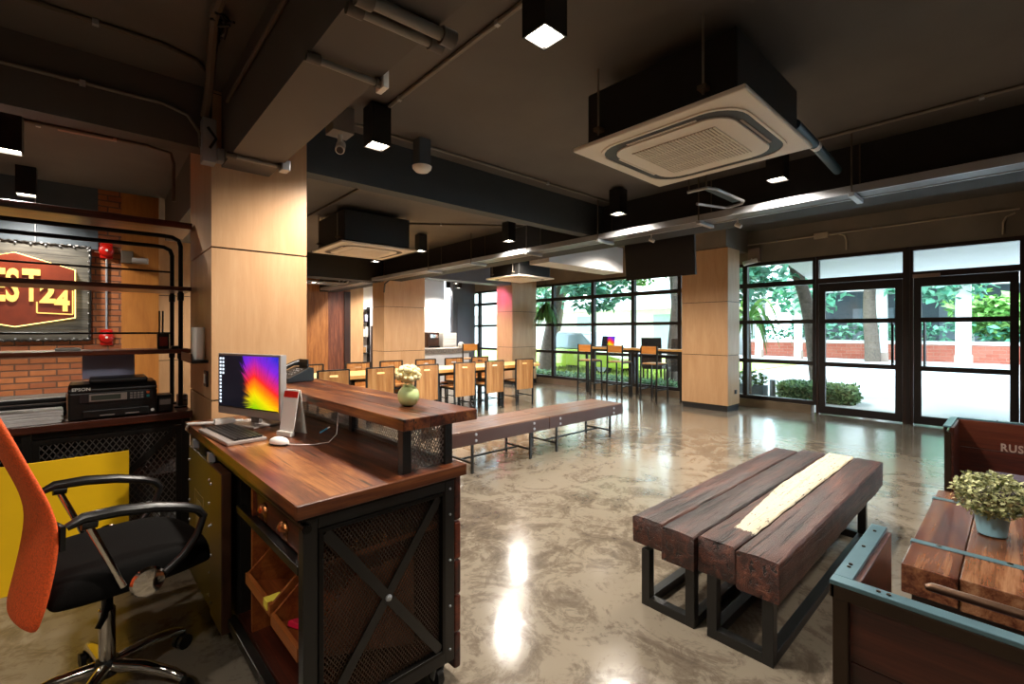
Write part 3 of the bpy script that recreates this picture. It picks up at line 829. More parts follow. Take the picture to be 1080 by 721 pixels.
MB().tube([(.02, -.09, .07), (-.1, .10, .01)], .042, 12).build('housing', M['white'], t, smooth=True)
one(MB().box(9.0, 2.12, 2.955, 9.06, 2.32, 3.05), 'junction_box', M['pipe_lt'], 'beige junction box on the brown header above the glass doors', 'electrical box', bevel=.004)
t = thing('clip_spotlight', 'tiny white clip spotlight under the silver tray by the screen', 'spotlight', (4.35, 1.72, 2.40))
MB().tube([(0, 0, .03), (0, 0, -.01)], .006).build('stem', M['white'], t)
MB().tube([(.0, .02, -.02), (.0, -.03, -.05)], .018, 10).build('head', M['white'], t, smooth=True)
dup(t, (4.38, 2.62, 2.40), .5, 'tiny white clip spotlight above the top edge of the screen')

# hanging screen
t = thing('hanging_tv', 'large black switched-off screen hung beside the plywood column', 'television', (5.30, 3.07, 2.34))
t.rotation_euler = (0, R(-5), R(2))
MB().box(-.012, -.475, -.262, .03, .475, .262).build('bezel', M['blackp'], t, .005)
MB().box(-.0145, -.462, -.25, -.0125, .462, .25).build('screen', M['tvscreen'], t)
MB().box(.03, -.2, -.15, .07, .2, .15).build('back_cover', M['blackp'], t, .01)
b = MB(); b.bar((.08, .0, -.1), (.08, .0, .9), .05, .05); b.bar((.08, .46, -.15), (.10, .52, .9), .02, .02); b.bar((.05, -.1, 0), (.1, .46, -.1), .02, .02)
b.build('bracket', M['blackm'], t)

# ---------------------------------------------------------------- reception desk
def planks(mb, x0, x1, y0, y1, z0, z1, n, axis='y', gap=.002, jit=.0, vals=None):
    for i in range(n):
        v = vals[i % len(vals)] if vals else random.random()
        if axis == 'y':
            a, b = x0 + (x1 - x0) * i / n, x0 + (x1 - x0) * (i + 1) / n
            mb.box(a + gap / 2, y0, z0, b - gap / 2, y1, z1 - random.random() * jit, v)
        else:
            a, b = y0 + (y1 - y0) * i / n, y0 + (y1 - y0) * (i + 1) / n
            mb.box(x0, a + gap / 2, z0, x1, b - gap / 2, z1 - random.random() * jit, v)
    return mb
def lattice(x0, x1, z0, z1, pitch, w, th, plane, c):
    """expanded-metal diagonal lattice in a rectangle; plane 'xz' (y=c) or 'yz' (x=c)"""
    m = MB(); W, Hh = x1 - x0, z1 - z0
    k = 1.5  # slope (height / width)
    for sgn in (1, -1):
        n = int((W * k + Hh) / (pitch * k)) + 1
        for i in range(n + 1):
            # line z = k*(u-u0) ; param
            u0 = -Hh / k + i * pitch
            us, ue = max(0, u0), min(W, u0 + Hh / k)
            if ue - us < .004: continue
            a = (us, (us - u0) * k); b = (ue, (ue - u0) * k)
            if sgn < 0: a = (W - a[0], a[1]); b = (W - b[0], b[1])
            if plane == 'xz': p, q, up = (x0 + a[0], c, z0 + a[1]), (x0 + b[0], c, z0 + b[1]), (0, 1, 0)
            else: p, q, up = (c, x0 + a[0], z0 + a[1]), (c, x0 + b[0], z0 + b[1]), (1, 0, 0)
            m.bar(p, q, w, th, up)
    return m
D = thing('reception_desk', 'reclaimed plank reception desk on casters with a raised shelf and meshed end', 'desk', (.456, 1.451, 0), R(2))
random.seed(3)
b = MB(); planks(b, -.012, .627, .012, 1.78, .836, .876, 6, vals=[.66, .80, .58, .40, .22, .44], gap=.0002); b.build('desktop', M['desk'], D)
b = MB(); b.box(-.014, -.012, .834, .629, .0115, .877, .45); b.build('end_lip', wood('desk end lip', ['200d07', '46200f', '703f20', '905c30'], axis='x', rough=.35, grain=.62), D, .003)
MB().box(.0, .02, .815, .60, 1.74, .836).build('top_frame', M['blackm'], D)
# end frame with mesh and cross brace
b = MB()
b.box(.02, .03, .10, .066, .075, .836); b.box(.556, .03, .10, .60, .075, .836)
b.box(.066, .03, .775, .556, .07, .815); b.box(.066, .03, .10, .556, .07, .145)
b.build('end_frame', M['black'], D, .003)
fr = MB()
fr.box(.066, .026, .145, .082, .06, .775); fr.box(.54, .026, .145, .556, .06, .775); fr.box(.082, .026, .76, .54, .06, .775); fr.box(.082, .026, .145, .54, .06, .16)
fr.build('mesh_frame', M['blackm'], D, .002)
lattice(.082, .54, .16, .76, .0135, .0032, .002, 'xz', .05).build('wire_mesh', M['wire'], D)
b = MB(); b.bar((.09, .034, .755), (.532, .034, .165), .034, .006, (0, 1, 0)); b.bar((.09, .040, .165), (.532, .040, .755), .034, .006, (0, 1, 0))
br = b.build('cross_brace', M['black'], D)
MB().lathe([(.012, .0), (.012, -.006), (.004, -.010)], (.311, .031, .46), 10, 'y').build('rivet', M['galv'], br)
b = MB()
for z in (.15, .32, .5, .68, .78): b.ball((.578, .028, z), .005, 8, 5)
b.build('bolts', M['galv'], D)
# carcass inside
b = MB(); planks(b, .565, .60, .08, 1.74, .10, .83, 1, vals=[.3]); b.build('back_board', M['deskx'], D)
b = MB(); b.box(.04, .09, .615, .56, .68, .632, .75); b.build('drawer_shelf', M['orange_wood'], D)
b = MB(); b.box(.04, .08, .13, .56, .86, .15, .3); b.build('bottom_shelf', M['deskx'], D)
b = MB(); b.box(.005, .07, .095, .04, .90, .135); b.build('bottom_rail', M['black'], D, .003)
MB().box(.05, .86, .09, .56, 1.74, .815).build('carcass', M['black'], D)
b = MB(); b.box(.05, .68, .15, .56, .70, .815, .5); b.build('divider', M['orange_wood'], D)
# rails and drawer on the work side
MB().tube([(.022, -.0, .795), (.022, 1.10, .795)], .012, 10).build('rail', M['blackm'], D, smooth=True)
MB().box(.018, .076, .625, .05, .80, .655).build('rail', M['blackm'], D, .003)
MB().lathe([(.015, .0), (.015, .02), (.006, .03)], (.022, .004, .795), 10, 'y').build('rail_end', M['blackm'], D, smooth=True)
dr = MB(); dr.box(.045, .125, .662, .07, .615, .778, .2); dr = dr.build('drawer', M['deskx'], D, .004, label='dark wooden drawer front with two brass cup pulls')
for y in (.265, .49):
    m = MB()
    vs = []
    for i in range(7):
        for j in range(9):
            th = PI * j / 8; ph = PI / 2 * i / 6
            vs.append((.045 - .028 * math.sin(th) * math.cos(ph), y + .038 * math.cos(th), .712 + .03 * math.sin(th) * math.sin(ph)))
    fs = [(i * 9 + j, i * 9 + j + 1, (i + 1) * 9 + j + 1, (i + 1) * 9 + j) for i in range(6) for j in range(8)]
    m.add(vs, fs); m.build('cup_pull', M['brass'], dr, smooth=True)
    MB().box(.042, y - .022, .668, .046, y + .022, .706).build('label_holder', M['brass'], dr, .001)
for y in (.112, .628): MB().box(.035, y - .008, .655, .07, y + .008, .785).build('drawer_trim', M['orange_wood'], D)
# tilted bins
def bin_(y0, y1, z0):
    t = MB()
    t.add([(.03, y0, z0), (.03, y1, z0), (.45, y1, z0 - .14), (.45, y0, z0 - .14), (.035, y0, z0 - .012), (.035, y1, z0 - .012), (.45, y1, z0 - .155), (.45, y0, z0 - .155)],
          [(0, 1, 2, 3), (7, 6, 5, 4), (0, 4, 5, 1), (1, 5, 6, 2), (2, 6, 7, 3), (3, 7, 4, 0)], .4)
    for y in (y0, y1 - .012):
        t.prism([(.03, z0 - .01), (.45, z0 - .155), (.45, z0 + .19), (.22, z0 + .2), (.03, z0 + .03)], 'y', y, y + .012, .55)
    t.box(.02, y0, z0 - .012, .034, y1, z0 + .03, .8)
    t.box(.44, y0, z0 - .15, .45, y1, z0 + .19, .3)
    return t.build('storage_bin', M['orange_wood'], D)
bin_(.355, .665, .385); bin_(.085, .345, .36)
# sliding doors on the work side
od = MB(); od.box(-.012, 1.115, .07, .008, 1.66, .765); od = od.build('sliding_door', M['olive'], D, .006, label='olive green riveted steel door with faint stencil frame')
b = MB()
for z in (.14, .25, .36, .47, .58, .69):
    for y in (1.145, 1.63): b.ball((-.013, y, z), .007, 8, 5)
b.build('rivets', M['galv'], od)
b = MB()
for a in ((1.28, .33, 1.50, .335), (1.28, .56, 1.50, .565)): b.box(-.0135, a[0], a[1], -.0122, a[2], a[3])
b.box(-.0135, 1.28, .33, -.0122, 1.285, .565); b.box(-.0135, 1.495, .33, -.0122, 1.5, .565)
for z in (.49, .40): b.box(-.0135, 1.33, z, -.0122, 1.45, z + .035)
b.build('stencil', M['stencil_ol'], od)
b = MB(); b.box(-.02, .88, .07, .02, 1.105, .775); sd = b.build('sliding_door', M['brownpanel'], D, .005, label='narrow brown riveted steel door')
b = MB()
for z in (.14, .36, .5, .69): b.ball((-.021, 1.07, z), .007, 8, 5)
b.build('rivets', M['galv'], sd)
for y in (1.2, 1.58): MB().box(-.01, y - .02, .76, .02, y + .02, .81).build('door_hanger', M['galv'], D, .004)
# cladding on the guest side
for i, (z0, z1) in enumerate(((.055, .195), (.2, .345), (.35, .485), (.49, .64), (.645, .83))):
    m = MB(); m.box(.602, .03, z0, .634, 1.74, z1, .2 + .13 * ((i * 3) % 5)); m.build('cladding_board', M['deskx'], D, .008)
for x, y in ((.545, .075), (.06, .08), (.545, 1.65), (.06, 1.65)):
    m = MB(); m.lathe([(.02, -.013), (.036, -.013), (.038, 0), (.036, .013), (.02, .013)], (x, y, .038), 16, 'x'); cs = m.build('caster', M['blackp'], D, smooth=True)
    MB().prism([(y - .03, .10), (y + .03, .10), (y + .012, .035), (y - .012, .035)], 'x', x - .022, x - .018).prism([(y - .03, .10), (y + .03, .10), (y + .012, .035), (y - .012, .035)], 'x', x + .018, x + .022).build('fork', M['galv'], cs)
# raised shelf
b = MB(); planks(b, .366, .712, .022, 1.775, 1.036, 1.080, 3, vals=[.60, .36, .55], gap=.0002); rs = b.build('raised_shelf', M['desk'], D, .004)
for x, y in ((.374, .04), (.562, .04), (.562, .86), (.374, 1.66), (.562, 1.66)): MB().box(x, y, .876, x + .036, y + .036, 1.036).build('shelf_post', M['black'], D, .002)
lattice(.41, .562, .885, 1.03, .016, .003, .002, 'xz', .05).build('wire_mesh', M['wire_grey'], D)
lattice(.08, .86, .885, 1.03, .016, .003, .002, 'yz', .585).build('wire_mesh', M['wire_grey'], D)
lattice(.90, 1.66, .885, 1.03, .016, .003, .002, 'yz', .585).build('wire_mesh', M['wire_grey'], D)
MB().box(.575, .076, .876, .598, 1.66, .892).build('mesh_channel', M['pipe'], D)

def dl(x, y, z):      # desk-local to world
    a = R(2); return (.456 + x * math.cos(a) - y * math.sin(a), 1.451 + x * math.sin(a) + y * math.cos(a), z)
DT = .8765
# contents of the bins
one(MB().box(0, 0, 0, .055, .045, .03), 'sticky_note_block', plain('yellow notes', 'e8d850', .6), 'yellow block of sticky notes in the upper desk bin', 'sticky notes').location = dl(.045, .40, .386)
for nm, lab, mat, p, sz in (('leaflet', 'grey folded leaflet lying behind the yellow sticky notes', 'paperblue', (.20, .50, .36), (.10, .03, .06)),
                       ('pouch', 'crimson pouch lying in the lower desk bin', 'redfab', (.13, .26, .335), (.12, .11, .02)),
                       ('scouring_pad', 'bright blue knitted bundle in the lower desk bin', 'blue', (.15, .15, .345), (.11, .09, .07))):
    m = MB()
    if nm == 'scouring_pad': m.ball((0, 0, .035), (.06, .05, .04), 14, 9)
    else: m.box(-sz[0] / 2, -sz[1] / 2, 0, sz[0] / 2, sz[1] / 2, sz[2])
    o = m.build(nm, M[mat], None, .004 if nm != 'scouring_pad' else 0); o.location = dl(*p); o.rotation_euler = (0, R(18), R(25)); tag(o, lab, nm.replace('_', ' '))

# monitor
mw, mh = .555, .345
mp = dl(.222, 1.40, DT)
t = thing('computer_monitor', 'silver desktop monitor showing a rainbow fan wallpaper on the desk', 'monitor', mp, R(20))
MB().box(-.008, -mw / 2, .052, .03, mw / 2, .052 + mh).build('bezel', M['silver'], t, .004)
sc = MB().box(-.0105, -mw / 2 + .014, .052 + .042, -.0085, mw / 2 - .014, .052 + mh - .012).build('screen', M['screen'], t)
ic = MB()
for i in range(13):
    for j in range(1 if i > 4 else 2):
        zz = .052 + mh - .03 - i * .0205; yy = mw / 2 - .03 - j * .026
        ic.box(-.0118, yy - .008, zz - .006, -.0108, yy + .008, zz + .006)
ic.build('icons', M['icon'], sc)
MB().box(-.0118, -mw / 2 + .014, .094, -.0108, mw / 2 - .014, .100).build('taskbar', plain('taskbar', '20242c', .4), sc)
b = MB(); b.box(.03, -.16, .12, .065, .16, .34); b.build('back_cover', M['silver'], t, .015)
b = MB(); b.bar((.045, 0, .0), (.045, 0, .2), .07, .02, (1, 0, 0)); b.build('neck', M['greyp'], t)
b = MB(); b.box(-.05, -.12, 0, .13, .12, .012); b.build('base', M['silver'], t, .005)
# keyboard
t = thing('keyboard', 'grey keyboard with black keys in front of the monitor', 'keyboard', dl(.088, 1.185, DT), R(6))
MB().box(-.085, -.225, 0, .085, .225, .016).build('case', M['silver'], t, .004)
k = MB()
for i in range(6):
    for j in range(19):
        x = .062 - i * .0205; y = .205 - j * .0222
        k.box(x - .0088, y - .0095, .015, x + .0088, y + .0095, .025)
k.build('keys', M['blackp'], t, .0015)
# mouse with cable
t = thing('computer_mouse', 'white and black mouse with a white cable on the desk', 'mouse', dl(.20, .83, DT), R(-65))
m = MB(); m.ball((0, 0, .012), (.055, .030, .026), 16, 10); m.v = [(x, y, max(z, 0)) for x, y, z in m.v]; m.build('body', M['white'], t, smooth=True)
m = MB(); m.ball((0, 0, .006), (.0565, .0312, .010), 16, 8); m.v = [(x, y, max(z, 0)) for x, y, z in m.v]; m.build('skirt', M['blackp'], t, smooth=True)
MB().tube([(.05, 0, .008), (.10, .02, .005), (.16, .05, .005), (.19, .11, .005), (.18, .17, .03), (.16, .2, .12)], .0022, 6).build('cable', M['white'], t)
# white card stand with red band
t = thing('card_stand', 'white folded counter card with a red band beside the monitor', 'card stand', dl(.325, 1.02, DT), R(20))
for s0, mt in ((-1, 'white'), (1, 'white')):
    m = MB(); m.bar((s0 * .04, 0, .0), (s0 * .004, 0, .225), .105, .004, (s0, 0, .16)); m.build('panel', M['white'], t)
m = MB(); m.bar((-.0138, 0, .188), (-.0075, 0, .218), .103, .002, (-1, 0, .16)); m.build('red_band', M['red'], t, label='red printed band')
MB().box(-.055, -.053, 0, -.03, .053, .022).build('lip', M['white'], t, .002)
t = thing('white_cables', 'loose white cables and adapter at the back corner of the desk', 'cables', dl(.03, 1.60, DT))
MB().tube([(-.03, .10, -.05), (-.055, .05, -.02), (-.05, .02, .012), (.0, -.02, .014), (.08, -.04, .012), (.2, -.05, .01)], .009, 8).build('cable', M['white'], t, smooth=True)
MB().tube([(.0, .0, .01), (.1, .0, .012), (.24, -.08, .01), (.3, -.18, .006)], .005, 6).build('cable', M['white'], t, smooth=True)
MB().box(.06, -.06, .0, .16, .0, .03).build('adapter', M['white'], t, .006)
t = thing('blue_pen', 'blue and white pen lying under the raised shelf', 'pen', dl(.47, .98, DT), R(50))
MB().tube([(-.06, 0, .005), (.03, 0, .005)], .0045).build('barrel', M['blue'], t, smooth=True)
MB().tube([(.03, 0, .005), (.07, 0, .005)], .004).build('cap', M['white'], t, smooth=True)
# telephone on the raised shelf
t = thing('desk_telephone', 'black desk telephone on the far end of the raised shelf', 'telephone', dl(.53, 1.62, 1.0805), R(15))
MB().prism([(-.09, 0), (.09, 0), (.09, .085), (.06, .09), (-.09, .03)], 'y', -.085, .085).build('base', M['blackp'], t, .006)
MB().tube([(-.07, .06, .06), (-.02, .062, .085), (.04, .062, .11), (.09, .06, .115)], [.024, .016, .016, .024], 10).build('handset', M['blackp'], t, smooth=True)
b = MB()
for i in range(4):
    for j in range(3): b.box(-.05 + i * .022, -.055 + j * .024, .045 + i * .009, -.036 + i * .022, -.039 + j * .024, .054 + i * .009)
b.build('keypad', M['greyp'], t)
MB().box(.05, -.07, .085, .062, .02, .14).build('display', M['blackp'], t, .003)
# vase of flowers
t = thing('flower_vase', 'round pale green vase of cream flowers on the raised shelf', 'vase', dl(.548, .285, 1.0805))
MB().lathe([(.018, 0), (.034, .008), (.044, .028), (.046, .045), (.042, .064), (.030, .080), (.018, .086), (.016, .088)], n=24).build('vase', M['mint'], t, smooth=True)
m = MB()
rnd = random.Random(5)
for k in range(60):
    a = rnd.uniform(0, 2 * PI); h = rnd.uniform(-.4, 1); rr = math.sqrt(1 - h * h) if abs(h) < 1 else 0
    m.ball((.046 * rr * math.cos(a), .046 * rr * math.sin(a), .130 + .038 * h), (rnd.uniform(.008, .013),) * 3, 8, 5, rnd.random())
m.ball((0, 0, .125), (.036, .036, .03), 12, 8)
m.build('blossoms', M['cream'], t, smooth=True)
m = MB(); m.leaves((0, 0, .095), (.03, .03, .01), 24, .02); m.build('leaves', M['leaf_pale'], t)

# ---------------------------------------------------------------- office chair
H = thing('office_chair', 'office chair with orange mesh back and black seat', 'office chair', (.033, 2.34, 0), R(10))
for i in range(5):
    a = R(20 + 72 * i)
    ca, sa = math.cos(a), math.sin(a)
    m = MB(); m.tube([(.03 * ca, .03 * sa, .125), (.14 * ca, .14 * sa, .12), (.25 * ca, .25 * sa, .095), (.29 * ca, .29 * sa, .075)], [.024, .022, .018, .015], 10)
    lg = m.build('base_leg', M['chrome'], H, smooth=True)
    w = MB()
    for s0 in (-.014, .014):
        c = (.29 * ca - sa * s0, .29 * sa + ca * s0, .03)
        pr = []
        for k in range(14):
            t0 = 2 * PI * k / 14; pr.append((c[0] + .03 * math.cos(t0) * ca, c[1] + .03 * math.cos(t0) * sa, .03 + .03 * math.sin(t0)))
        n = len(pr); off = Vector((-sa * .009, ca * .009, 0))
        w.add([Vector(p) - off for p in pr] + [Vector(p) + off for p in pr], [tuple(range(n)), tuple(reversed(range(n, 2 * n)))] + [(k, (k + 1) % n, (k + 1) % n + n, k + n) for k in range(n)])
    w.tube([(.29 * ca, .29 * sa, .03), (.29 * ca, .29 * sa, .08)], .012)
    w.build('caster', M['blackp'], lg)
MB().lathe([(.035, .09), (.04, .14), (.034, .15)], n=16).build('hub', M['blackp'], H, smooth=True)
MB().lathe([(.026, .14), (.026, .34), (.022, .345)], n=16).build('gas_lift', M['chrome'], H, smooth=True)
MB().lathe([(.018, .34), (.018, .46)], n=16).build('piston', M['blackp'], H, smooth=True)
MB().tube([(.0, -.03, .40), (-.02, -.06, .34), (-.04, -.07, .31)], [.014, .012, .010], 8).build('lever', M['blackp'], H, smooth=True)
MB().box(-.12, -.10, .455, .12, .10, .49).build('mechanism', M['blackp'], H, .01)
# seat cushion
m = MB(); n = 12; vs = []; fs = []
for lay in range(3):
    for i in range(n + 1):
        for j in range(n + 1):
            u, v = -1 + 2 * i / n, -1 + 2 * j / n
            k = math.sqrt(max(0, 1 - (abs(u) ** 4 + abs(v) ** 4) / 2))
            x = .045 + u * .255 * (1 - .1 * v * v); y = v * .25 * (1 - .08 * u * u)
            if lay == 0: z = .475 + .012 * (u ** 4)
            if lay == 2: z = .50 + .085 * k ** .5 - .02 * max(0, u) ** 3 + .008 * v * v
            if lay == 1: continue
            vs.append((x, y, z))
N = (n + 1) ** 2
idx = lambda l, i, j: l * N + i * (n + 1) + j
for l in (0, 1):
    for i in range(n):
        for j in range(n): fs.append((idx(l, i, j), idx(l, i + 1, j), idx(l, i + 1, j + 1), idx(l, i, j + 1)))
for i in range(n):
    for a, b2 in (((i, 0), (i + 1, 0)), ((i, n), (i + 1, n)), ((0, i), (0, i + 1)), ((n, i), (n, i + 1))):
        fs.append((idx(0, *a), idx(0, *b2), idx(1, *b2), idx(1, *a)))
m.add(vs, fs); so_ = m.build('seat', M['fabric'], H, smooth=True)
so_.modifiers.clear(); sb_ = so_.modifiers.new('soft', 'SUBSURF'); sb_.levels = 2; sb_.render_levels = 2
# mesh back: curved in profile and in plan
prof = [(.44, -.255, .215), (.47, -.25, .225), (.52, -.24, .235), (.60, -.225, .24), (.68, -.213, .243), (.76, -.208, .245), (.84, -.222, .242), (.92, -.25, .238), (1.0, -.28, .232), (1.08, -.308, .225), (1.15, -.335, .21), (1.17, -.343, .19)]
m = MB(); n = 10; vs = []; fs = []
for th in (0, -.022):
    for z, x, hw in prof:
        for j in range(n + 1):
            v = -1 + 2 * j / n
            vs.append((x + .016 + th + .035 * v * v, v * hw * 1.04, z - .012 * v * v + (.015 if z < .5 else 0) * v * v))
k = len(prof); N = k * (n + 1)
for l in (0, 1):
    for i in range(k - 1):
        for j in range(n):
            q = l * N + i * (n + 1) + j; fs.append((q, q + 1, q + n + 2, q + n + 1))
for i in range(k - 1):
    for j in (0, n):
        q = i * (n + 1) + j; fs.append((q, q + n + 1, q + n + 1 + N, q + N))
for j in range(n):
    for i in (0, k - 1):
        q = i * (n + 1) + j; fs.append((q, q + 1, q + 1 + N, q + N))
m.add(vs, fs); so_ = m.build('backrest', M['orange'], H, smooth=True)
so_.modifiers.clear(); sb_ = so_.modifiers.new('soft', 'SUBSURF'); sb_.levels = 2; sb_.render_levels = 2
m = MB(); nn = 14
for (za, xa), (zb, xb) in (((.70, -.211), (.78, -.209)),):
    vs = []
    for th in (.001, .014):
        for z, x in ((za, xa), (zb, xb)):
            for q in range(nn + 1):
                v = -1.0 + 2.0 * q / nn; vs.append((x + .012 + th + .035 * v * v, v * .246, z - .012 * v * v))
    K1 = nn + 1; fs = []
    for q in range(nn): fs += [(q, q + 1, K1 + q + 1, K1 + q), (2 * K1 + q, 3 * K1 + q, 3 * K1 + q + 1, 2 * K1 + q + 1), (q, 2 * K1 + q, 2 * K1 + q + 1, q + 1), (K1 + q, K1 + q + 1, 3 * K1 + q + 1, 3 * K1 + q)]
    fs += [(0, K1, 3 * K1, 2 * K1), (nn, 2 * K1 + nn, 3 * K1 + nn, K1 + nn)]
    m.add(vs, fs)
m.build('lumbar_band', M['blackp'], H, smooth=True)
b = MB(); b.bar((-.12, 0, .465), (-.245, 0, .49), .07, .02); b.build('back_support', M['blackp'], H)
for sgn in (-1, 1):
    y = sgn * .262
    arm = MB(); pts = [(-.15, y, .768), (-.11, y, .785), (-.02, y, .782), (.08, y, .765), (.17, y, .738), (.215, y, .715), (.235, y, .685), (.215, y, .62), (.17, y, .56), (.10, y * .98, .505), (.05, y * .97, .49)]
    arm.tube(pts, [.012, .018, .020, .019, .017, .015, .014, .013, .013, .013, .013], 10)
    arm.v = [(p[0], y + (p[1] - y) * (1.3 if p[2] > .70 else 1), p[2]) for p in arm.v]
    ar = arm.build('armrest', M['blackp'], H, smooth=True)
    MB().tube([(-.115, y, .765), (-.075, y, .762)], [.019, .018], 10).build('bracket', M['blackp'], ar, smooth=True)
    MB().tube([(-.10, y, .765), (-.005, y * .98, .515)], .011, 10).build('strut', M['chrome'], ar, smooth=True)
    m = MB(); m.lathe([(.014, -.016), (.046, -.012), (.052, 0), (.046, .012), (.014, .016)], (.055, y * 1.10, .515), 24, 'y'); m.build('hub_cap', M['chrome'], ar, smooth=True)

# yellow board leaning on back counter
one(MB().box(-2.0, 3.58, 0, .149, 3.595, .685), 'yellow_board', M['yellow'], 'plain yellow board standing in front of the back counter', 'board', bevel=.002)

# ---------------------------------------------------------------- back counter and shelf unit
K = thing('back_counter', 'black framed back counter with red brown top and wire mesh doors', 'counter', (-1.0, 4.15, 0))
random.seed(11)
b = MB(); planks(b, -.95, 1.50, -.31, .31, .80, .85, 3, 'x', vals=[.4, .55, .3]); b.build('worktop', M['counterx'], K, .006)
MB().box(-.9, -.22, .02, 1.48, .28, .05).build('bottom_board', M['black'], K)
MB().box(-.9, .27, .05, 1.48, .29, .80).build('back_panel', M['black'], K)
MB().box(-.9, -.27, .76, 1.48, -.24, .80).build('front_rail', M['blackm'], K)
for x in (-.9, -.12, .68, 1.44): MB().box(x, -.28, 0, x + .045, -.235, .80).build('post', M['black'], K, .003)
for x0, x1 in ((-.855, -.12), (-.075, .68), (.725, 1.44)):
    m = lattice(x0 + .03, x1 - .03, .10, .74, .032, .0045, .003, 'xz', -.262)
    dm = MB()
    dm.box(x0, -.275, .06, x0 + .03, -.25, .755); dm.box(x1 - .03, -.275, .06, x1, -.25, .755); dm.box(x0 + .03, -.275, .725, x1 - .03, -.25, .755); dm.box(x0 + .03, -.275, .06, x1 - .03, -.25, .10)
    do = dm.build('mesh_door', M['black'], K)
    m.build('wire_mesh', M['wire_grey'], do)
b = MB(); b.bar((1.40, -.285, .72), (.76, -.285, .10), .04, .008, (0, 1, 0)); b.build('diagonal_brace', M['black'], K)
MB().box(-.88, -.2, .40, 1.46, .26, .42).build('inner_shelf', M['deskx'], K)
for i, (x, z, w, h, mt, lab) in enumerate(((.80, .421, .13, .16, 'paperblue', 'blue grey box standing behind the counter mesh'), (1.02, .421, .14, .08, 'greyp', 'grey case on the counter inner shelf'), (.82, .051, .2, .12, 'greyp', 'grey box on the floor of the back counter'), (1.12, .051, .22, .1, 'paper', 'stack of white folders at the bottom of the back counter'))):
    one(MB().box(x - 1, 4.1, z, x - 1 + w, 4.3, z + h), 'storage_box', M[mt], lab, 'box', bevel=.004)

# printer
t = thing('inkjet_printer', 'black office printer with blue grey paper standing in its feed', 'printer', (.09, 4.03, .8505))
MB().box(-.215, -.17, 0, .215, .17, .17).build('body', M['blackp'], t, .012)
MB().prism([(-.17, .165), (.17, .165), (.17, .215), (-.10, .215), (-.17, .19)], 'x', -.215, .215).build('scanner_lid', M['blackp'], t, .008)
MB().box(-.12, -.12, .215, .17, .16, .245).build('document_feeder', M['blackp'], t, .01)
pn = MB(); pn.box(-.165, -.182, .105, .195, -.168, .165); pn = pn.build('control_panel', plain('panel grey black', '26262a', .3), t, .003)
MB().box(-.12, -.185, .112, .06, -.181, .158).build('display_bezel', M['silver'], pn, .002)
MB().box(-.11, -.187, .12, .03, -.184, .150).build('display', plain('lcd grey green', '4a5048', .2), pn)
b = MB()
for i in range(4):
    for j in range(3): b.box(.075 + i * .018, -.186, .115 + j * .015, .088 + i * .018, -.182, .125 + j * .015)
b.build('buttons', M['greyp'], pn)
MB().box(.158, -.187, .118, .174, -.182, .134).build('start_button', plain('teal key', '2aa0a8', .3), pn)
MB().box(.158, -.187, .142, .174, -.182, .156).build('stop_button', plain('orange key', 'e07040', .3), pn)
MB().box(-.15, -.20, .012, .17, -.165, .06).build('output_tray', M['blackp'], t, .006)
b = MB(); b.box(-.07, -.204, .022, -.0, -.2, .03); b.box(.05, -.204, .022, .12, -.2, .03); b.build('tray_tab', M['greyp'], t)
text('maker_name', 'EPSON', .028, M['white'], t, (-.155, -.1745, .190), (R(62), 0, 0), .0006, weight=.0006)
m = MB(); m.bar((-.02, .15, .23), (-.02, .18, .388), .27, .003, (0, 1, .2)); m.build('feed_paper', M['paperblue'], t)
MB().lathe([(.010, 0), (.010, -.003)], (.19, -.171, .03), 10, 'y').build('badge', M['white'], t)
# papers, device behind
random.seed(4)
p_ = thing('paper_stack', 'stack of white printed sheets beside the printer', 'papers', (-.31, 3.98, .8505), R(3))
m = MB()
for i in range(14):
    dx, dy = random.uniform(-.008, .008), random.uniform(-.006, .006)
    m.box(-.155 + dx, -.11 + dy, i * .005, .155 + dx, .11 + dy, i * .005 + .0045)
m.build('sheets', M['paper'], p_)
m = MB()
for i in range(5): m.box(-.10 + .0 * i, -.07 + i * .03, .0701, random.uniform(-.02, .09), -.06 + i * .03, .0706)
m.build('print_lines', M['greyp'], p_)
t = thing('flatbed_scanner', 'flat black machine behind the paper stack', 'scanner', (-.47, 4.29, .8505))
MB().box(-.36, -.14, 0, .33, .14, .09).build('body', M['blackp'], t, .01)
MB().box(-.36, -.145, .093, .33, .14, .125).build('lid', M['blackp'], t, .008)
MB().box(-.36, -.147, .088, .33, -.14, .094).build('edge_strip', M['silver'], t)
t = thing('label_printer', 'small black label printer to the right of the big printer', 'label printer', (.352, 3.99, .8505))
MB().box(-.045, -.08, 0, .045, .08, .10).build('body', M['blackp'], t, .008)
MB().box(-.03, -.084, .05, .03, -.079, .085).build('front_panel', M['greyp'], t)
MB().box(-.042, -.07, .1, .042, .07, .115).build('lid', M['blackp'], t, .008)
t = thing('card_terminal', 'small black and white card terminal by the shelf posts', 'card terminal', (.478, 4.185, .8505))
MB().box(-.03, -.05, 0, .03, .05, .08).build('body', M['blackp'], t, .006)
MB().box(-.022, -.053, .045, .022, -.049, .07).build('display', M['paperblue'], t)
MB().box(-.022, -.053, .012, .022, -.049, .035).build('keypad', M['greyp'], t)

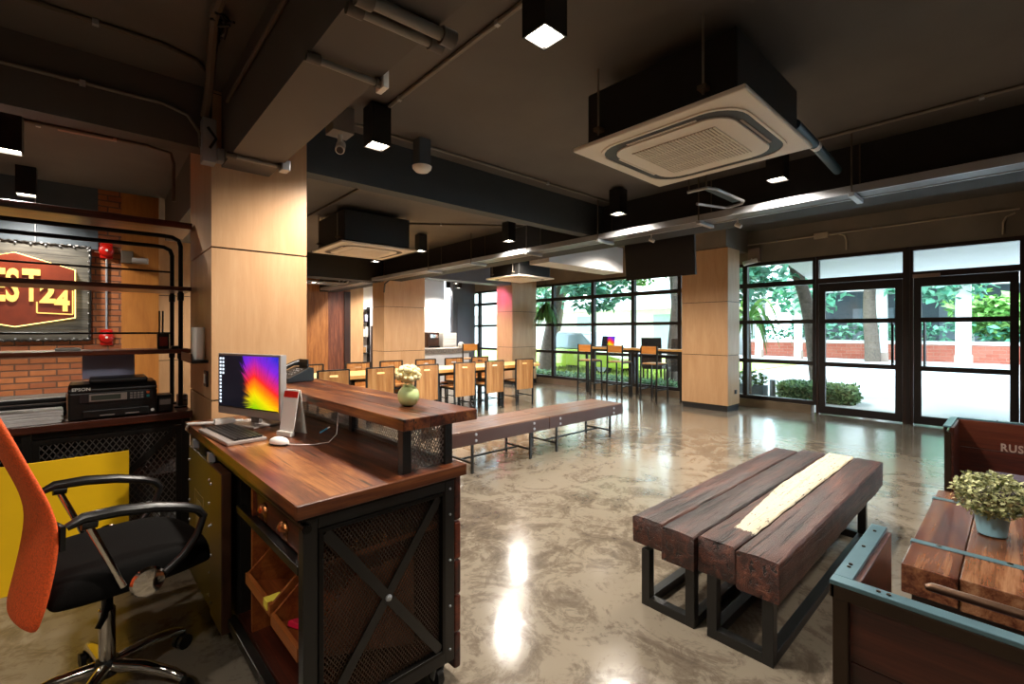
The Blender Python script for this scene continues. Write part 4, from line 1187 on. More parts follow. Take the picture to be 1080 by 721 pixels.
# shelf unit with pipe frame
U = thing('pipe_shelf_unit', 'tall shelf unit of black pipes and red brown boards on the back counter', 'shelf unit', (.46, 4.0, .8505))
z0 = -.8505
for k, (bz, th, nm) in enumerate(((2.12, .045, 'top_board'), (1.685, .030, 'shelf_board'), (1.243, .030, 'shelf_board'))):
    m = MB(); m.box(-2.4, -.02 if k else -.06, bz + z0, .05, .38 if k else .42, bz + th + z0, .35 + .1 * k); m.build(nm, M['counterx'], U, .005)
for y, zt, xo in ((.06, 2.07, -.005), (.31, 2.03, -.03)):
    m = MB()
    pts = [(xo, y, 0), (xo, y, zt - .06 + z0), (xo - .012, y, zt - .02 + z0), (xo - .05, y, zt + z0), (xo - .1, y, zt + .003 + z0), (-2.4, y, zt + .003 + z0)]
    m.tube(pts, .0145, 12); m.build('pipe_post', M['blackm'], U, smooth=True)
    for z in (1.62, 1.2): MB().tube([(xo, y, z + z0), (xo, y, z + .055 + z0)], .020, 12).build('pipe_fitting', M['blackm'], U, smooth=True)
    MB().tube([(xo, y, 0), (xo, y, .012)], .04, 12).build('floor_flange', M['blackm'], U, smooth=True)
m = MB(); m.tube([(-.03, .31, 1.845 + z0), (-2.4, .31, 1.845 + z0)], .007, 8); m.build('guard_rail', M['blackm'], U, smooth=True)
m = MB(); m.tube([(-.03, .31, 1.385 + z0), (-2.4, .31, 1.385 + z0)], .007, 8); m.build('guard_rail', M['blackm'], U, smooth=True)
SH = 1.2735
t = thing('walkie_talkie', 'black and red two-way radio with two aerials on the lowest shelf', 'two-way radio', (.36, 4.12, SH))
MB().box(-.035, -.02, 0, .035, .02, .11).build('body', M['blackp'], t, .006)
MB().box(-.024, -.024, .02, .024, -.019, .085).build('front', plain('dull red', '8a2418', .4), t, .002)
MB().tube([(-.022, .0, .1), (-.022, 0, .27)], .0055).tube([(-.004, .0, .1), (-.002, 0, .27)], .0055).build('aerial', M['blackp'], t)
t = thing('remote_control', 'white remote control lying on the lowest shelf', 'remote control', (-.13, 4.06, SH), R(4))
MB().box(-.06, -.02, 0, .06, .02, .02).build('body', M['white'], t, .008)
MB().box(-.04, -.012, .02, .03, .012, .022).build('buttons', M['greyp'], t)
one(MB().box(.405, 4.09, SH, .47, 4.14, SH + .02), 'dark_pouch', M['blackp'], 'flat dark pouch beside the two-way radio', 'pouch', bevel=.006)

# ---------------------------------------------------------------- sign wall
S = thing('hotel_sign', 'glowing rust coloured sign on a grey plank board on the brick wall', 'sign', (-.559, 6.38, 1.80))
b = MB()
for i in range(9):
    z = -.49 + i * .1045
    b.box(-.55, -.03, z, .518, 0, z + .103, .25 + .5 * random.random())
b.build('backing_board', M['signboard'], S, .002)
fr = MB()
pts = []
def ropeline(a, c, n):
    return [(a[0] + (c[0] - a[0]) * i / n, -.035 + .004 * math.sin(i * 2.2), a[1] + (c[1] - a[1]) * i / n + .004 * math.cos(i * 2.2)) for i in range(n)]
loop = ropeline((-.55, -.49), (.518, -.49), 60) + ropeline((.518, -.49), (.518, .45), 50) + ropeline((.518, .45), (-.55, .45), 60) + ropeline((-.55, .45), (-.55, -.49), 50)
fr.tube(loop, .012, 6, closed=True); fr.build('rope_edge', M['black'], S)
for i in range(11):
    x = -.5 + i * .1
    for z in (-.475, .437): MB().ball((x, -.045, z), .009, 8, 5).build('stud', M['galv'], S)
for i in range(9): MB().ball((.505, -.045, -.43 + i * .105), .007, 8, 5).build('stud', M['galv'], S)
hexa = [(0, .335), (.405, .205), (.405, -.265), (0, -.355), (-.405, -.265), (-.405, .205)]
m = MB(); m.prism(hexa, 'y', -.085, -.055); m.build('plaque', M['plaque'], S, .004)
m = MB(); m.tube([(p[0] * 1.008, -.05, p[1] * 1.008) for p in hexa], .005, 6, closed=True); m.build('light_strip', M['led'], S)
for ch_, x, z, sz, sx in (('E', -.095, .012, .42, .36), ('S', -.014, .012, .42, .46), ('T', .108, .018, .42, .46), ('2', .217, -.045, .25, .85), ('4', .318, -.115, .27, .75)):
    o_ = text('letter', ch_, sz, M['letter_glow'], S, (x, -.092, z), (R(90), 0, 0), .006, weight=.011)
    o_.scale = (sx, 1, 1)
m = MB()
for a, c in (((.145, -.12), (.145, -.225)), ((.145, -.225), (.392, -.235)), ((.392, -.235), (.392, .0)), ((.26, .035), (.392, .025))): m.bar((a[0], -.09, a[1]), (c[0], -.09, c[1]), .011, .006, (0, 1, 0))
m.build('number_box', M['letter_glow'], S)
one(MB().tube([(-.43, 6.36, 2.26), (-.43, 6.36, CZ)], .004, 6), 'sign_cable', M['galv'], 'thin cable dropping to the top of the sign board', 'cable')
def bell(z, label, x):
    t = thing('alarm_bell', label, 'alarm bell', (x, 6.38, z), 0)
    MB().lathe([(.062, .0), (.062, -.02), (.052, -.04), (.03, -.05), (.01, -.052)], n=20, axis='y').build('gong', M['red'], t, smooth=True)
    MB().box(-.05, -.01, -.08, .05, .02, .08).build('back_box', M['red'], t, .006)
    MB().lathe([(.012, -.052), (.012, -.062)], n=10, axis='y').build('nut', M['white'], t)
bell(2.235, 'red alarm bell high on the brick wall beside the sign', .085)
bell(1.335, 'red alarm bell low on the brick wall above the lowest shelf', .085)
one(MB().tube([(.085, 6.385, 1.42), (.085, 6.385, 2.155)], .009, 8), 'bell_conduit', M['galv'], 'vertical white conduit joining the two red bells', 'conduit pipe')
t = thing('emergency_light', 'grey emergency light under the ceiling near the upper bell', 'emergency light', (.24, 6.36, 2.12))
MB().box(-.04, -.03, 0, .06, .03, .13).build('box', M['pipe_dk'], t, .006)
MB().tube([(.05, -.03, .03), (.18, -.06, .03)], .032, 12).build('lamp_head', M['greyp'], t, smooth=True)

# fittings on the near column's side
t = thing('wall_shelf', 'little black shelf on the side of the plywood column', 'shelf', (.523, 3.62, 1.20))
MB().box(-.09, -.22, 0, 0, .22, .02).build('board', M['blackm'], t, .003)
MB().box(-.09, -.22, .02, -.084, .22, .06).build('lip', M['blackm'], t, .002)
t = thing('white_tumbler', 'tall white cylinder standing on the little column shelf', 'cylinder', (.478, 3.47, 1.221))
MB().lathe([(.034, 0), (.036, .004), (.036, .2), (.033, .204)], n=20).build('body', M['white'], t, smooth=True)
t = thing('light_switch', 'black and white switch plate low on the plywood column side', 'switch', (.523, 3.45, 1.10))
MB().box(-.012, -.05, -.05, 0, .05, .05).build('plate', M['blackp'], t, .004)
MB().box(-.016, -.022, -.03, -.012, .022, .03).build('rocker', M['white'], t, .003)
one(MB().box(8.35, 3.345, .29, 8.43, 3.36, .36), 'power_outlet', M['blackp'], 'black power outlet low on the facade column', 'outlet', bevel=.002)

# ---------------------------------------------------------------- sleeper bench
B = thing('sleeper_bench', 'low bench of four heavy old timbers on black steel frames', 'bench', (2.05, .66, 0))
random.seed(21)
def timber(x0, x1, y0, y1, z0, z1, mat, seedv, zt=0):
    m = MB(); rn = random.Random(seedv); nx = 28; vs = []; fs = []
    sec = []
    q = [(y0 + .004, z0), (y1 - .004, z0), (y1, z0 + .005), (y1, z1 - .008), (y1 - .009, z1), ((y0 + y1) / 2, z1 + .001), (y0 + .009, z1), (y0, z1 - .008), (y0, z0 + .005)]
    k = len(q)
    for i in range(nx + 1):
        x = x0 + (x1 - x0) * i / nx
        for (y, z) in q:
            ex = rn.uniform(-.004, .004) if i in (0, nx) else 0
            vs.append((x + ex, y + rn.uniform(-.0028, .0028), z + rn.uniform(-.0022, .0022)))
    for i in range(nx):
        for j in range(k):
            j2 = (j + 1) % k; fs.append((i * k + j, i * k + j2, (i + 1) * k + j2, (i + 1) * k + j))
    fs.append(tuple(range(k))); fs.append(tuple(reversed([nx * k + j for j in range(k)])))
    m.add(vs, fs, rn.random() * .5 + .15)
    return m.build('timber', mat, B, .004, smooth=True)
timber(.03, 2.10, .520, .690, .305, .442, M['timber'], 1)
timber(.00, 2.16, .345, .512, .285, .446, M['timber'], 2)
tw = timber(.03, 2.20, .172, .338, .285, .448, M['timber_w'], 3); tw['label'] = 'timber with flaking white paint on its top'
timber(.02, 2.18, -.005, .166, .278, .447, M['timber'], 4)
for yb in (.02, .36):
    w = .045
    y0, y1 = yb, yb + .28
    for xx in (.03, 1.75):
        f = MB()
        f.box(xx, y0, .0, xx + w, y0 + w, .285); f.box(xx, y1 - w, 0, xx + w, y1, .285); f.box(xx, y0 + w, 0, xx + w, y1 - w, w)
        f.build('leg_frame', M['steel_blk'], B, .002)
    for y in (y0, y1 - w): MB().box(.075, y, .0, 1.75, y + w, w).build('runner', M['steel_blk'], B, .002)

# long benches
def longbench(x0, x1, label, legs, v):
    t = thing('long_bench', label, 'bench', (x0, 3.54, 0), 0)
    w = x1 - x0; random.seed(int(v * 100))
    m = MB(); planks(m, 0, w, 0, .52, .37, .44, 2, 'x', gap=.004, vals=[v, v + .15]); m.build('top', M['bench'], t, .004)
    m = MB(); m.box(.003, .0, .30, w - .003, .03, .425); m.box(.003, .49, .30, w - .003, .52, .425); m.build('fascia', M['bench_f'], t, .003)
    for lx in legs:
        l = MB(); l.bar((lx, .06, 0), (lx, .06, .37), .022, .022); l.bar((lx, .46, 0), (lx, .46, .37), .022, .022); l.bar((lx, .07, .10), (lx, .45, .10), .018, .018)
        l.build('leg_frame', M['black'], t)
        q = MB()
        for z in (.335, .395): q.lathe([(.014, .0), (.014, -.006), (.006, -.009)], (lx, 0, z), 10, 'y')
        q.build('bolts', M['galv'], t)
    l = MB(); l.bar((legs[0], .26, .10), (legs[-1], .26, .10), .018, .018); l.build('stretcher', M['black'], t)
longbench(2.44, 3.78, 'nearer long timber bench against the desk, in warm light', (.30, 1.10), .62)
longbench(3.785, 5.21, 'farther long timber bench, in line with the other, in cool light', (.18, 1.22), .45)

# ---------------------------------------------------------------- crate sofas and table
def sofa(loc, rz, label, name_text=False):
    """local: back along +y at x=0, seat opens to +x; 0 .. -1.7 in y"""
    t = thing('crate_sofa', label, 'sofa', loc, rz)
    Ly = 1.75; dp = .50; ht = .745
    b = MB()
    for i, (za, zb) in enumerate(((.10, .312), (.313, .532), (.533, ht - .012))): b.box(.02, -Ly + .03, za, .045, -.03, zb, .2 + .2 * i)
    b.build('back_boards', M['crate'], t, .003)
    for y in (-.055, -Ly + .03):
        m = MB()
        for i, (za, zb) in enumerate(((.10, .312), (.313, .532), (.533, ht - .012))):
            k1 = dp
            m.box(.045, y, za, k1, y + .025, zb, .3 + .15 * i)
        m.build('side_boards', M['crate'], t, .003)
    # steel rim, corner posts
    m = MB(); m.box(-.012, -Ly, ht - .012, .028, 0, ht); m.build('rim', M['rim'], t, .002)
    MB().box(.028, -.042, ht - .012, dp + .01, 0, ht).build('rim', M['rim'], t, .002)
    MB().box(.028, -Ly, ht - .012, dp + .01, -Ly + .042, ht).build('rim', M['rim'], t, .002)
    m = MB()
    m.box(-.012, -Ly, ht - .045, -.002, 0, ht - .012)
    for y in (-.012, -Ly + .002): m.box(-.012, y, ht - .045, dp + .01, y + .010, ht - .012)
    m.build('rim_edge', M['rim_dk'], t, .002)
    for x, y in ((-.006, -.04), (dp - .03, -.045), (-.006, -Ly + .006), (dp - .03, -Ly + .006)): MB().box(x, y, 0, x + .035, y + .035, ht - .045).build('corner_post', M['rim_dk'], t, .003)
    m = MB(); m.box(.05, -Ly + .055, .25, dp - .01, -.056, .29, .4); m.build('seat_board', M['crate'], t, .003)
    m = MB(); m.box(.06, -Ly + .07, .291, dp - .01, -.07, .37); m.build('cushion', M['cushion'], t, .03, seg=3)
    m = MB()
    for y in (-.10, -.12, -.5, -.52, -1.0, -1.5): m.lathe([(.005, 0), (.005, .003), (.002, .004)], (.008, y, ht), 8)
    for x in (.10, .12, .28, .44): m.lathe([(.005, 0), (.005, .003), (.002, .004)], (x, -.02, ht), 8)
    m.build('screws', M['rim_dk'], t)
    return t
s1 = sofa((1.45, .335, 0), 0, 'dark crate sofa in the near corner, seen from behind over its blue steel rim')
MB().tube([(.33, -.155, .66), (.335, -.17, .662), (.335, -1.6, .66)], [.007, .013, .013], 10).build('grab_rail', M['copper'], s1, smooth=True)
s2 = sofa((4.88, -1.40, 0), PI, 'dark crate sofa facing the table with RUSTIC stencilled inside its back')
text('stencil', 'RUSTIC', .075, M['stencil'], s2, (.0462, -1.375, .56), (R(90), 0, R(90)), .0005, weight=.002, spacing=1.12).scale = (.8, 1, 1)
MB().box(.2, -1.55, .372, .42, -1.25, .42).build('throw_cushion', M['cushion'], s2, .02)

T = thing('crate_coffee_table', 'reclaimed plank coffee table bound with blue steel straps', 'coffee table', (2.42, .32, 0))
random.seed(8)
b = MB(); L_ = 1.28; W_ = 1.1
wv = [.45, .78, .40, .62, .5, .35]
ys = [.0, -.17, -.40, -.58, -.76, -.93, -1.1]
for i in range(6): b.box(.0 if i != 1 else .012, ys[i + 1] + .002, .335 if i % 2 else .345, L_, ys[i] - .002, .46, wv[i])
b.build('top', M['ctable'], T, .004)
for x in (.28, 1.06):
    m = MB(); m.box(x, -W_, .4605, x + .04, .003, .4635); m.box(x, .0, .345, x + .04, .003, .4605)
    st = m.build('strap', M['rim'], T)
    q = MB()
    for y in (-.09, -.3, -.48, -.66, -.85): q.lathe([(.010, 0), (.010, .003), (.004, .005)], (x + .02, y, .4635), 8)
    q.build('rivets', M['chrome'], st)
b = MB()
b.box(.04, -W_ + .03, .08, .065, -.03, .333, .35); b.box(.065, -.055, .08, L_ - .065, -.03, .333, .45); b.box(.065, -W_ + .03, .08, L_ - .065, -W_ + .055, .333, .45); b.box(L_ - .065, -W_ + .03, .08, L_ - .04, -.03, .333, .35)
b.build('side_boards', M['crate'], T)
b = MB()
for x in (.05, L_ - .12):
    for y in (-.12, -W_ + .05): b.box(x, y, 0, x + .07, y + .07, .08)
b.build('foot', M['black'], T)
# potted plant
t = thing('potted_plant', 'bushy pale green plant in a pale blue pot on the coffee table', 'potted plant', (3.06, .08, .4645))
MB().lathe([(.046, 0), (.050, .004), (.060, .095), (.062, .10), (.055, .10), (.052, .085)], n=24).build('pot', M['potblue'], t, smooth=True)
m = MB(); rnd = random.Random(9)
m.leaves((0, 0, .178), (.135, .135, .10), 1700, .024, shell=.45, rnd=rnd)
m.build('foliage', M['leaf_pale'], t)
m = MB()
for k in range(26):
    a = rnd.uniform(0, 2 * PI); q = rnd.uniform(.03, .11)
    m.tube([(0, 0, .09), (q * .5 * math.cos(a), q * .5 * math.sin(a), .13), (q * math.cos(a), q * math.sin(a), .15 + rnd.uniform(0, .07))], .0016, 5)
m.build('stems', plain('stem', '4a4a26', .7), t)

# ---------------------------------------------------------------- dining set
t = thing('dining_table', 'long pale wooden dining table between two rows of chairs', 'dining table', (2.2, 6.46, 0))
LT = 4.42
m = MB(); planks(m, 0, LT, 0, .78, .70, .755, 3, 'x', vals=[.5, .6, .45]); m.build('top', M['tablewood'], t, .004)
for x in (.55, 2.02, 3.40):
    for y in (.05, .67):
        MB().box(x, y, 0, x + .06, y + .06, .70).build('leg', M['black'], t, .003)
MB().box(.1, .05, .65, LT - .1, .11, .70).build('apron', M['black'], t)
def dining_chair():
    c = thing('dining_chair', '', 'chair', (0, 0, 0), 0, 'oak dining chairs')
    # back at y=0 (facing +y)
    m = MB(); W = .20
    zb, zt = .30, .855
    m.box(-W, -.012, zb, W, .006, .775, .4); m.box(-W, -.012, .80, W, .006, zt, .4)
    m.box(-W, -.012, .775, -.06, .006, .80, .4); m.box(.06, -.012, .775, W, .006, .80, .4)
    o = m.build('back_panel', M['chairwood'], c, .002)
    m = MB(); m.box(-W, .02, .445, W, .44, .465, .5); m.build('seat', M['chairwood'], c, .004)
    m = MB()
    for s0 in (-1, 1): m.bar((s0 * .213, .005, .30), (s0 * .213, .005, .868), .022, .022)
    m.bar((-.213, .005, .866), (.213, .005, .866), .022, .018)
    m.build('back_frame', M['black'], c)
    for s0 in (-1, 1):
        MB().bar((s0 * .2, .0, 0), (s0 * .213, .005, .44), .024, .024).build('leg', M['black'], c)
        MB().bar((s0 * .2, .43, 0), (s0 * .2, .43, .445), .024, .024).build('leg', M['black'], c)
    m = MB(); m.bar((-.2, .43, .43), (.2, .43, .43), .02, .025)
    for s0 in (-1, 1):
        m.bar((s0 * .2, .0, .43), (s0 * .2, .43, .43), .02, .025); m.bar((s0 * .2, .0, .16), (s0 * .2, .43, .16), .016, .016)
    m.bar((-.2, .21, .16), (.2, .21, .16), .016, .016)
    m.build('seat_frame', M['black'], c)
    return c
ch = dining_chair()
near = [2.40, 3.09, 3.88, 4.63, 5.30, 6.05]
names = ['first, largest oak chair in the near row, beside the telephone', 'second oak chair in the near row, left of the vase', 'third oak chair in the near row, just right of the flower vase', 'fourth oak chair in the near row, counted from the telephone',
         'fifth oak chair in the near row, second from the window end', 'last oak chair in the near row, at the window end of the table']
for i, x in enumerate(near):
    if i == 0: ch.location = (x, 6.25, 0); ch['label'] = names[0]
    else: dup(ch, (x, 6.25 + .012 * i, 0), R((-2, 3, 0, 2, -3)[i - 1]), names[i])
far = [2.5, 3.30, 3.91, 4.62, 5.27, 5.92]
fn = ['far side oak chair beside the telephone, mostly hidden', 'far side oak chair second along, its slot showing dark', 'far side oak chair behind the flower vase', 'far side oak chair before the corner of the middle column',
      'far side oak chair in front of the white bar', 'far side oak chair nearest the pink column']
for i, x in enumerate(far): dup(ch, (x, 7.52, 0), PI, fn[i])

# bar stools
def stool():
    c = thing('bar_stool', '', 'bar stool', (0, 0, 0), 0, 'black framed bar stools')
    # faces +x, back at x=0
    m = MB(); m.box(-.01, -.17, .95, .012, .17, 1.10, .5); m.build('backrest', M['stoolwood'], c, .004)
    m = MB(); m.box(.02, -.17, .745, .36, .17, .77, .6); m.build('seat', M['chairwood'], c, .004)
    for s0 in (-1, 1):
        MB().bar((-.03, s0 * .18, 0), (0, s0 * .18, 1.11), .026, .026).build('leg', M['black'], c)
        MB().bar((.37, s0 * .18, 0), (.35, s0 * .18, .745), .026, .026).build('leg', M['black'], c)
    m = MB()
    for s0 in (-1, 1): m.bar((.0, s0 * .18, .735), (.35, s0 * .18, .735), .02, .025); m.bar((-.02, s0 * .18, .25), (.36, s0 * .18, .25), .018, .018)
    m.bar((.36, -.18, .25), (.36, .18, .25), .018, .018); m.bar((-.02, -.18, .30), (-.02, .18, .30), .018, .018); m.bar((.35, -.18, .735), (.35, .18, .735), .02, .025)
    m.build('foot_frame', M['black'], c)
    return c
st = stool()
st.location = (8.0, 6.42, 0); st['label'] = 'bar stool at the window table on the laptop side'
dup(st, (8.03, 5.65, 0), R(3), 'middle bar stool of the three at the window table')
dup(st, (8.04, 4.86, 0), R(-3), 'bar stool at the window table nearest the plywood column')
dup(st, (6.45, 8.55, 0), R(70), 'high wooden stool standing alone before the white bar')
t = thing('bar_table', 'high narrow table along the window with black legs', 'bar table', (8.42, 4.35, 0))
MB().box(0, 0, .995, .36, 2.45, 1.035).build('top', M['tablewood'], t, .004)
MB().box(.02, .02, .945, .34, 2.43, .995).build('apron', M['black'], t)
for x in (.02, .30):
    for y in (.04, 1.2, 2.36): MB().box(x, y, 0, x + .045, y + .045, .945).build('leg', M['black'], t)
t = thing('laptop', 'open laptop with a bright purple and orange picture on the window table', 'laptop', (8.62, 6.35, 1.0355))
MB().box(-.12, -.17, 0, .12, .17, .016).build('base', M['silver'], t, .003)
b = MB(); b.bar((.12, 0, .016), (.17, 0, .245), .35, .010, (1, 0, 0)); lid = b.build('lid', M['blackp'], t)
m = MB(); m.bar((.1125, 0, .022), (.161, 0, .238), .335, .002, (1, 0, 0)); m.build('screen', M['screen'], t)

# bar and kitchen
t = thing('kitchen_bar', 'white fronted kitchen bar with a thick stone top', 'bar counter', (5.55, 9.7, 0))
MB().box(0, .03, 0, 1.75, .6, .84).build('front', M['kitchen'], t, .004)
MB().box(-.03, -.02, .84, 1.8, .65, .96).build('top', M['stone'], t, .006)
t = thing('coffee_machine', 'dark coffee machine standing on a low unit behind the bar', 'coffee machine', (6.85, 10.9, .95))
MB().box(-.22, -.2, 0, .16, .2, .42).build('body', M['brownpanel'], t, .02)
MB().box(-.15, -.24, .26, .1, -.2, .36).build('group_head', M['chrome'], t, .01)
MB().box(-.2, -.26, 0, .14, -.2, .05).build('drip_tray', M['blackm'], t, .005)
t = thing('ice_box', 'white drawer box standing beside the coffee machine', 'cabinet', (7.35, 10.9, .95))
MB().box(-.22, -.2, 0, .24, .2, .40).build('body', M['white'], t, .01)
for z in (.04, .13, .22, .31): MB().box(-.20, -.208, z, .22, -.2, z + .075).build('drawer', M['kitchen'], t, .004)
t = thing('kitchen_unit', 'white kitchen unit behind the bar', 'kitchen unit', (6.3, 10.65, 0))
MB().box(0, 0, 0, 1.6, .6, .91).build('body', M['kitchen'], t, .004)
MB().box(-.02, -.02, .91, 1.62, .62, .9495).build('top', M['stone'], t, .003)
t = thing('white_mug', 'white rounded pot on the end of the bar', 'pot', (7.2, 9.95, .9605))
MB().lathe([(.05, 0), (.075, .03), (.08, .08), (.06, .13), (.03, .15)], n=18).build('body', M['white'], t, smooth=True)
MB().tube([(.07, 0, .1), (.11, 0, .09), (.11, 0, .05), (.075, 0, .03)], .008).build('handle', M['white'], t)
one(MB().box(7.24, 9.75, .9605, 7.33, 9.87, 1.05), 'tissue_box', M['orange_wood'], 'small orange brown box on the end of the bar', 'box', bevel=.004)
t = thing('pantry_shelf', 'open white pantry shelving beside the dark door', 'shelf unit', (5.7, 12.72, 0))
for z in (.3, .75, 1.2, 1.65, 2.0): MB().box(0, 0, z, .24, .17, z + .025).build('shelf', M['blackm'], t)
for x in (0, .22): MB().box(x, 0, 0, x + .02, .17, 2.1).build('upright', M['blackm'], t)
for i, (x, z, h, mt) in enumerate(((5.73, 1.226, .22, 'paper'), (5.82, 1.226, .3, 'white'), (5.76, .776, .16, 'brownleather'), (5.81, 1.676, .2, 'paperblue'))):
    one(MB().box(x, 12.76, z, x + .08, 12.86, z + h), 'pantry_box', M[mt], ['white carton on the middle pantry shelf', 'tall white carton on the middle pantry shelf', 'tan carton low on the pantry shelves', 'grey carton on the upper pantry shelf'][i], 'box', bevel=.003)

# hanging fern
t = thing('hanging_fern', 'green fern hanging in the window beside the pink column', 'hanging plant', (8.78, 8.36, 1.86))
MB().lathe([(.06, 0), (.11, .06), (.12, .14), (.11, .15)], n=16).build('basket', M['bark'], t, smooth=True)
b = MB()
for a in (0, 2.1, 4.2): b.tube([(.1 * math.cos(a), .1 * math.sin(a), .14), (0, 0, .6), (0, 0, CZ2 - 1.86 - .4)], .004, 5)
b.build('chain', M['blackm'], t)
m = MB(); rnd = random.Random(3)
for k in range(75):
    a = rnd.uniform(0, 2 * PI); L0 = rnd.uniform(.22, .55); w = rnd.uniform(.018, .03)
    pv = None; lift = rnd.uniform(.05, .3); v = rnd.random()
    pts = []
    for i in range(6):
        q = i / 5; pts.append((L0 * .75 * q * math.cos(a), L0 * .75 * q * math.sin(a), .14 + lift * math.sin(q * 2.2) - L0 * 1.3 * q * q))
    sx, sy = -math.sin(a) * w, math.cos(a) * w
    for i in range(5):
        k0, k1 = 1 - .6 * abs(i / 5 - .4), 1 - .6 * abs((i + 1) / 5 - .4) if i < 4 else .05
        p, q2 = pts[i], pts[i + 1]
        m.add([(p[0] - sx * k0, p[1] - sy * k0, p[2]), (p[0] + sx * k0, p[1] + sy * k0, p[2]), (q2[0] + sx * k1, q2[1] + sy * k1, q2[2]), (q2[0] - sx * k1, q2[1] - sy * k1, q2[2])], [(0, 1, 2, 3)], v)
m.build('fronds', M['leaf'], t)

# ---------------------------------------------------------------- outside
struct(MB().box(9.2, -12, -.14, 60, 45, -.06), 'street', M['asphalt'])
struct(MB().box(9.2, -12, -.06, 13.6, 4.2, -.02), 'pavement', M['pave'])
struct(MB().box(24.5, -14, -.06, 27.5, 40, .05), 'sidewalk', M['pave'])
struct(MB().box(9.2, 4.2, -.06, 11.6, 40, -.01), 'path', M['pave'])
struct(MB().box(11.6, 4.2, -.06, 13.6, 6.4, -.02), 'path_2', M['pave'])
t = one(MB().box(27.5, -14, 0, 27.9, 10.6, .80), 'garden_wall', M['brick_out'], 'low brick planter wall across the street', 'garden wall')
one(MB().box(27.45, -14, .801, 27.95, 10.6, .95), 'wall_coping', M['bwhite'], 'white coping along the brick planter wall', 'coping')
m = MB(); rnd = random.Random(12)
for k in range(28): m.leaves((29.1, -13.5 + k * .87, .95), (.7, .75, .92), 110, .34, shell=.7, rnd=rnd)
h = one(m, 'hedge', M['leaf_teal'], 'long dark hedge growing behind the brick wall', 'hedge')
def tree(x, y, ht, lean, r, crown, label, mat, seed, n=900, leaf=.3):
    t = thing('tree', label, 'tree', (x, y, -.05))
    rn = random.Random(seed)
    pts = [(lean[0] * q, lean[1] * q + .12 * math.sin(q * 5 + seed), ht * q) for q in [i / 9 for i in range(10)]]
    m = MB(); m.tube(pts, [r * (1.15 - .5 * i / 9) for i in range(10)], 10)
    for k in range(5):
        a = rn.uniform(0, 6.28); e = pts[-1 - k % 3]
        m.tube([e, (e[0] + .7 * math.cos(a), e[1] + .7 * math.sin(a), e[2] + .9), (e[0] + 1.4 * math.cos(a), e[1] + 1.4 * math.sin(a), e[2] + 1.5)], [r * .5, r * .35, r * .15], 7)
    m.build('trunk', M['bark'], t, smooth=True)
    m = MB()
    for (cx, cy, cz, rr, nn) in crown: m.leaves((cx, cy, cz), (rr, rr, rr * .75), int(n * nn), leaf, shell=.4, rnd=rn)
    m.build('foliage', mat, t)
tree(12.6, 3.0, 4.2, (-.25, .95), .15, [(-.4, 1.4, 3.3, 1.1, .5), (-.2, .2, 4.6, 1.8, 1), (.5, 1.9, 2.6, .7, .25)], 'leaning tree beside the clipped hedge outside the window', M['leaf_teal'], 2)
tree(25.6, 4.45, 5.5, (.1, -.2), .26, [(0, -2.2, 4.0, 1.9, .8), (-.5, .6, 6.2, 2.6, 1), (.4, 2.6, 3.4, 1.6, .5)], 'tree on the far pavement seen through the left glass door', M['leaf_teal'], 5, leaf=.45)
tree(11.9, 6.35, 5.0, (.2, .25), .16, [(0, .3, 5.0, 1.9, 1), (-.3, -1.2, 3.7, .9, .35), (-.2, 1.4, 3.9, 1.0, .4)], 'tree outside the window behind the bar table', M['leaf_teal'], 8)
tree(13.6, 7.3, 5.2, (-.1, .1), .17, [(0, .3, 5.4, 1.9, 1), (.2, 1.6, 3.9, 1.2, .5)], 'second tree behind the bar table, a little farther out', M['leaf'], 9)
tree(11.5, 10.9, 5.0, (.2, -.6), .22, [(0, -1.2, 4.2, 1.8, 1), (-.2, -2.4, 2.8, 1.0, .5), (.3, .6, 3.4, 1.5, .6)], 'tree outside the window next to the hanging fern', M['leaf_teal'], 14)
tree(15.2, 14.2, 5.5, (.5, -.5), .25, [(0, -1, 4.6, 2.2, 1), (0, .8, 3.2, 1.4, .5)], 'distant tree seen left of the pink column', M['leaf'], 15)
# palms near left edge of the right window
t = thing('palm', 'palm with long drooping leaves just outside beside the facade column', 'palm', (10.3, 3.85, -.02))
MB().tube([(0, 0, 0), (.03, 0, .8), (.0, .02, 1.7)], [.06, .05, .045], 8).build('trunk', M['bark'], t, smooth=True)
m = MB(); rnd = random.Random(31)
for k in range(26):
    a = rnd.uniform(0, 2 * PI); L0 = rnd.uniform(.6, 1.1); lift = rnd.uniform(.1, .7); v = rnd.random(); pts = []
    for i in range(8):
        q = i / 7; pts.append((L0 * q * math.cos(a), L0 * q * math.sin(a), 1.68 + lift * math.sin(q * 2.0) - L0 * .9 * q ** 2.4))
    sx, sy = -math.sin(a), math.cos(a)
    for i in range(7):
        w0 = .05 * (1 - abs(2 * i / 7 - .8)) + .012; w1 = .05 * (1 - abs(2 * (i + 1) / 7 - .8)) + .012 if i < 6 else .003
        p, q2 = pts[i], pts[i + 1]
        m.add([(p[0] - sx * w0, p[1] - sy * w0, p[2]), (p[0] + sx * w0, p[1] + sy * w0, p[2]), (q2[0] + sx * w1, q2[1] + sy * w1, q2[2]), (q2[0] - sx * w1, q2[1] - sy * w1, q2[2])], [(0, 1, 2, 3)], v)
m.build('fronds', M['leaf_lt'], t)
# light bush in front of far building
m = MB(); rnd = random.Random(41)
for k in range(7): m.leaves((29.6 + rnd.uniform(-.3, .3), .95 + rnd.uniform(-.75, .75), 1.7 + rnd.uniform(0, 1.0)), (.9, .9, .7), 160, .4, shell=.4, rnd=rnd)
one(m, 'bush', M['leaf_lt'], 'light green bush above the brick wall, seen through the right glass door', 'bush')
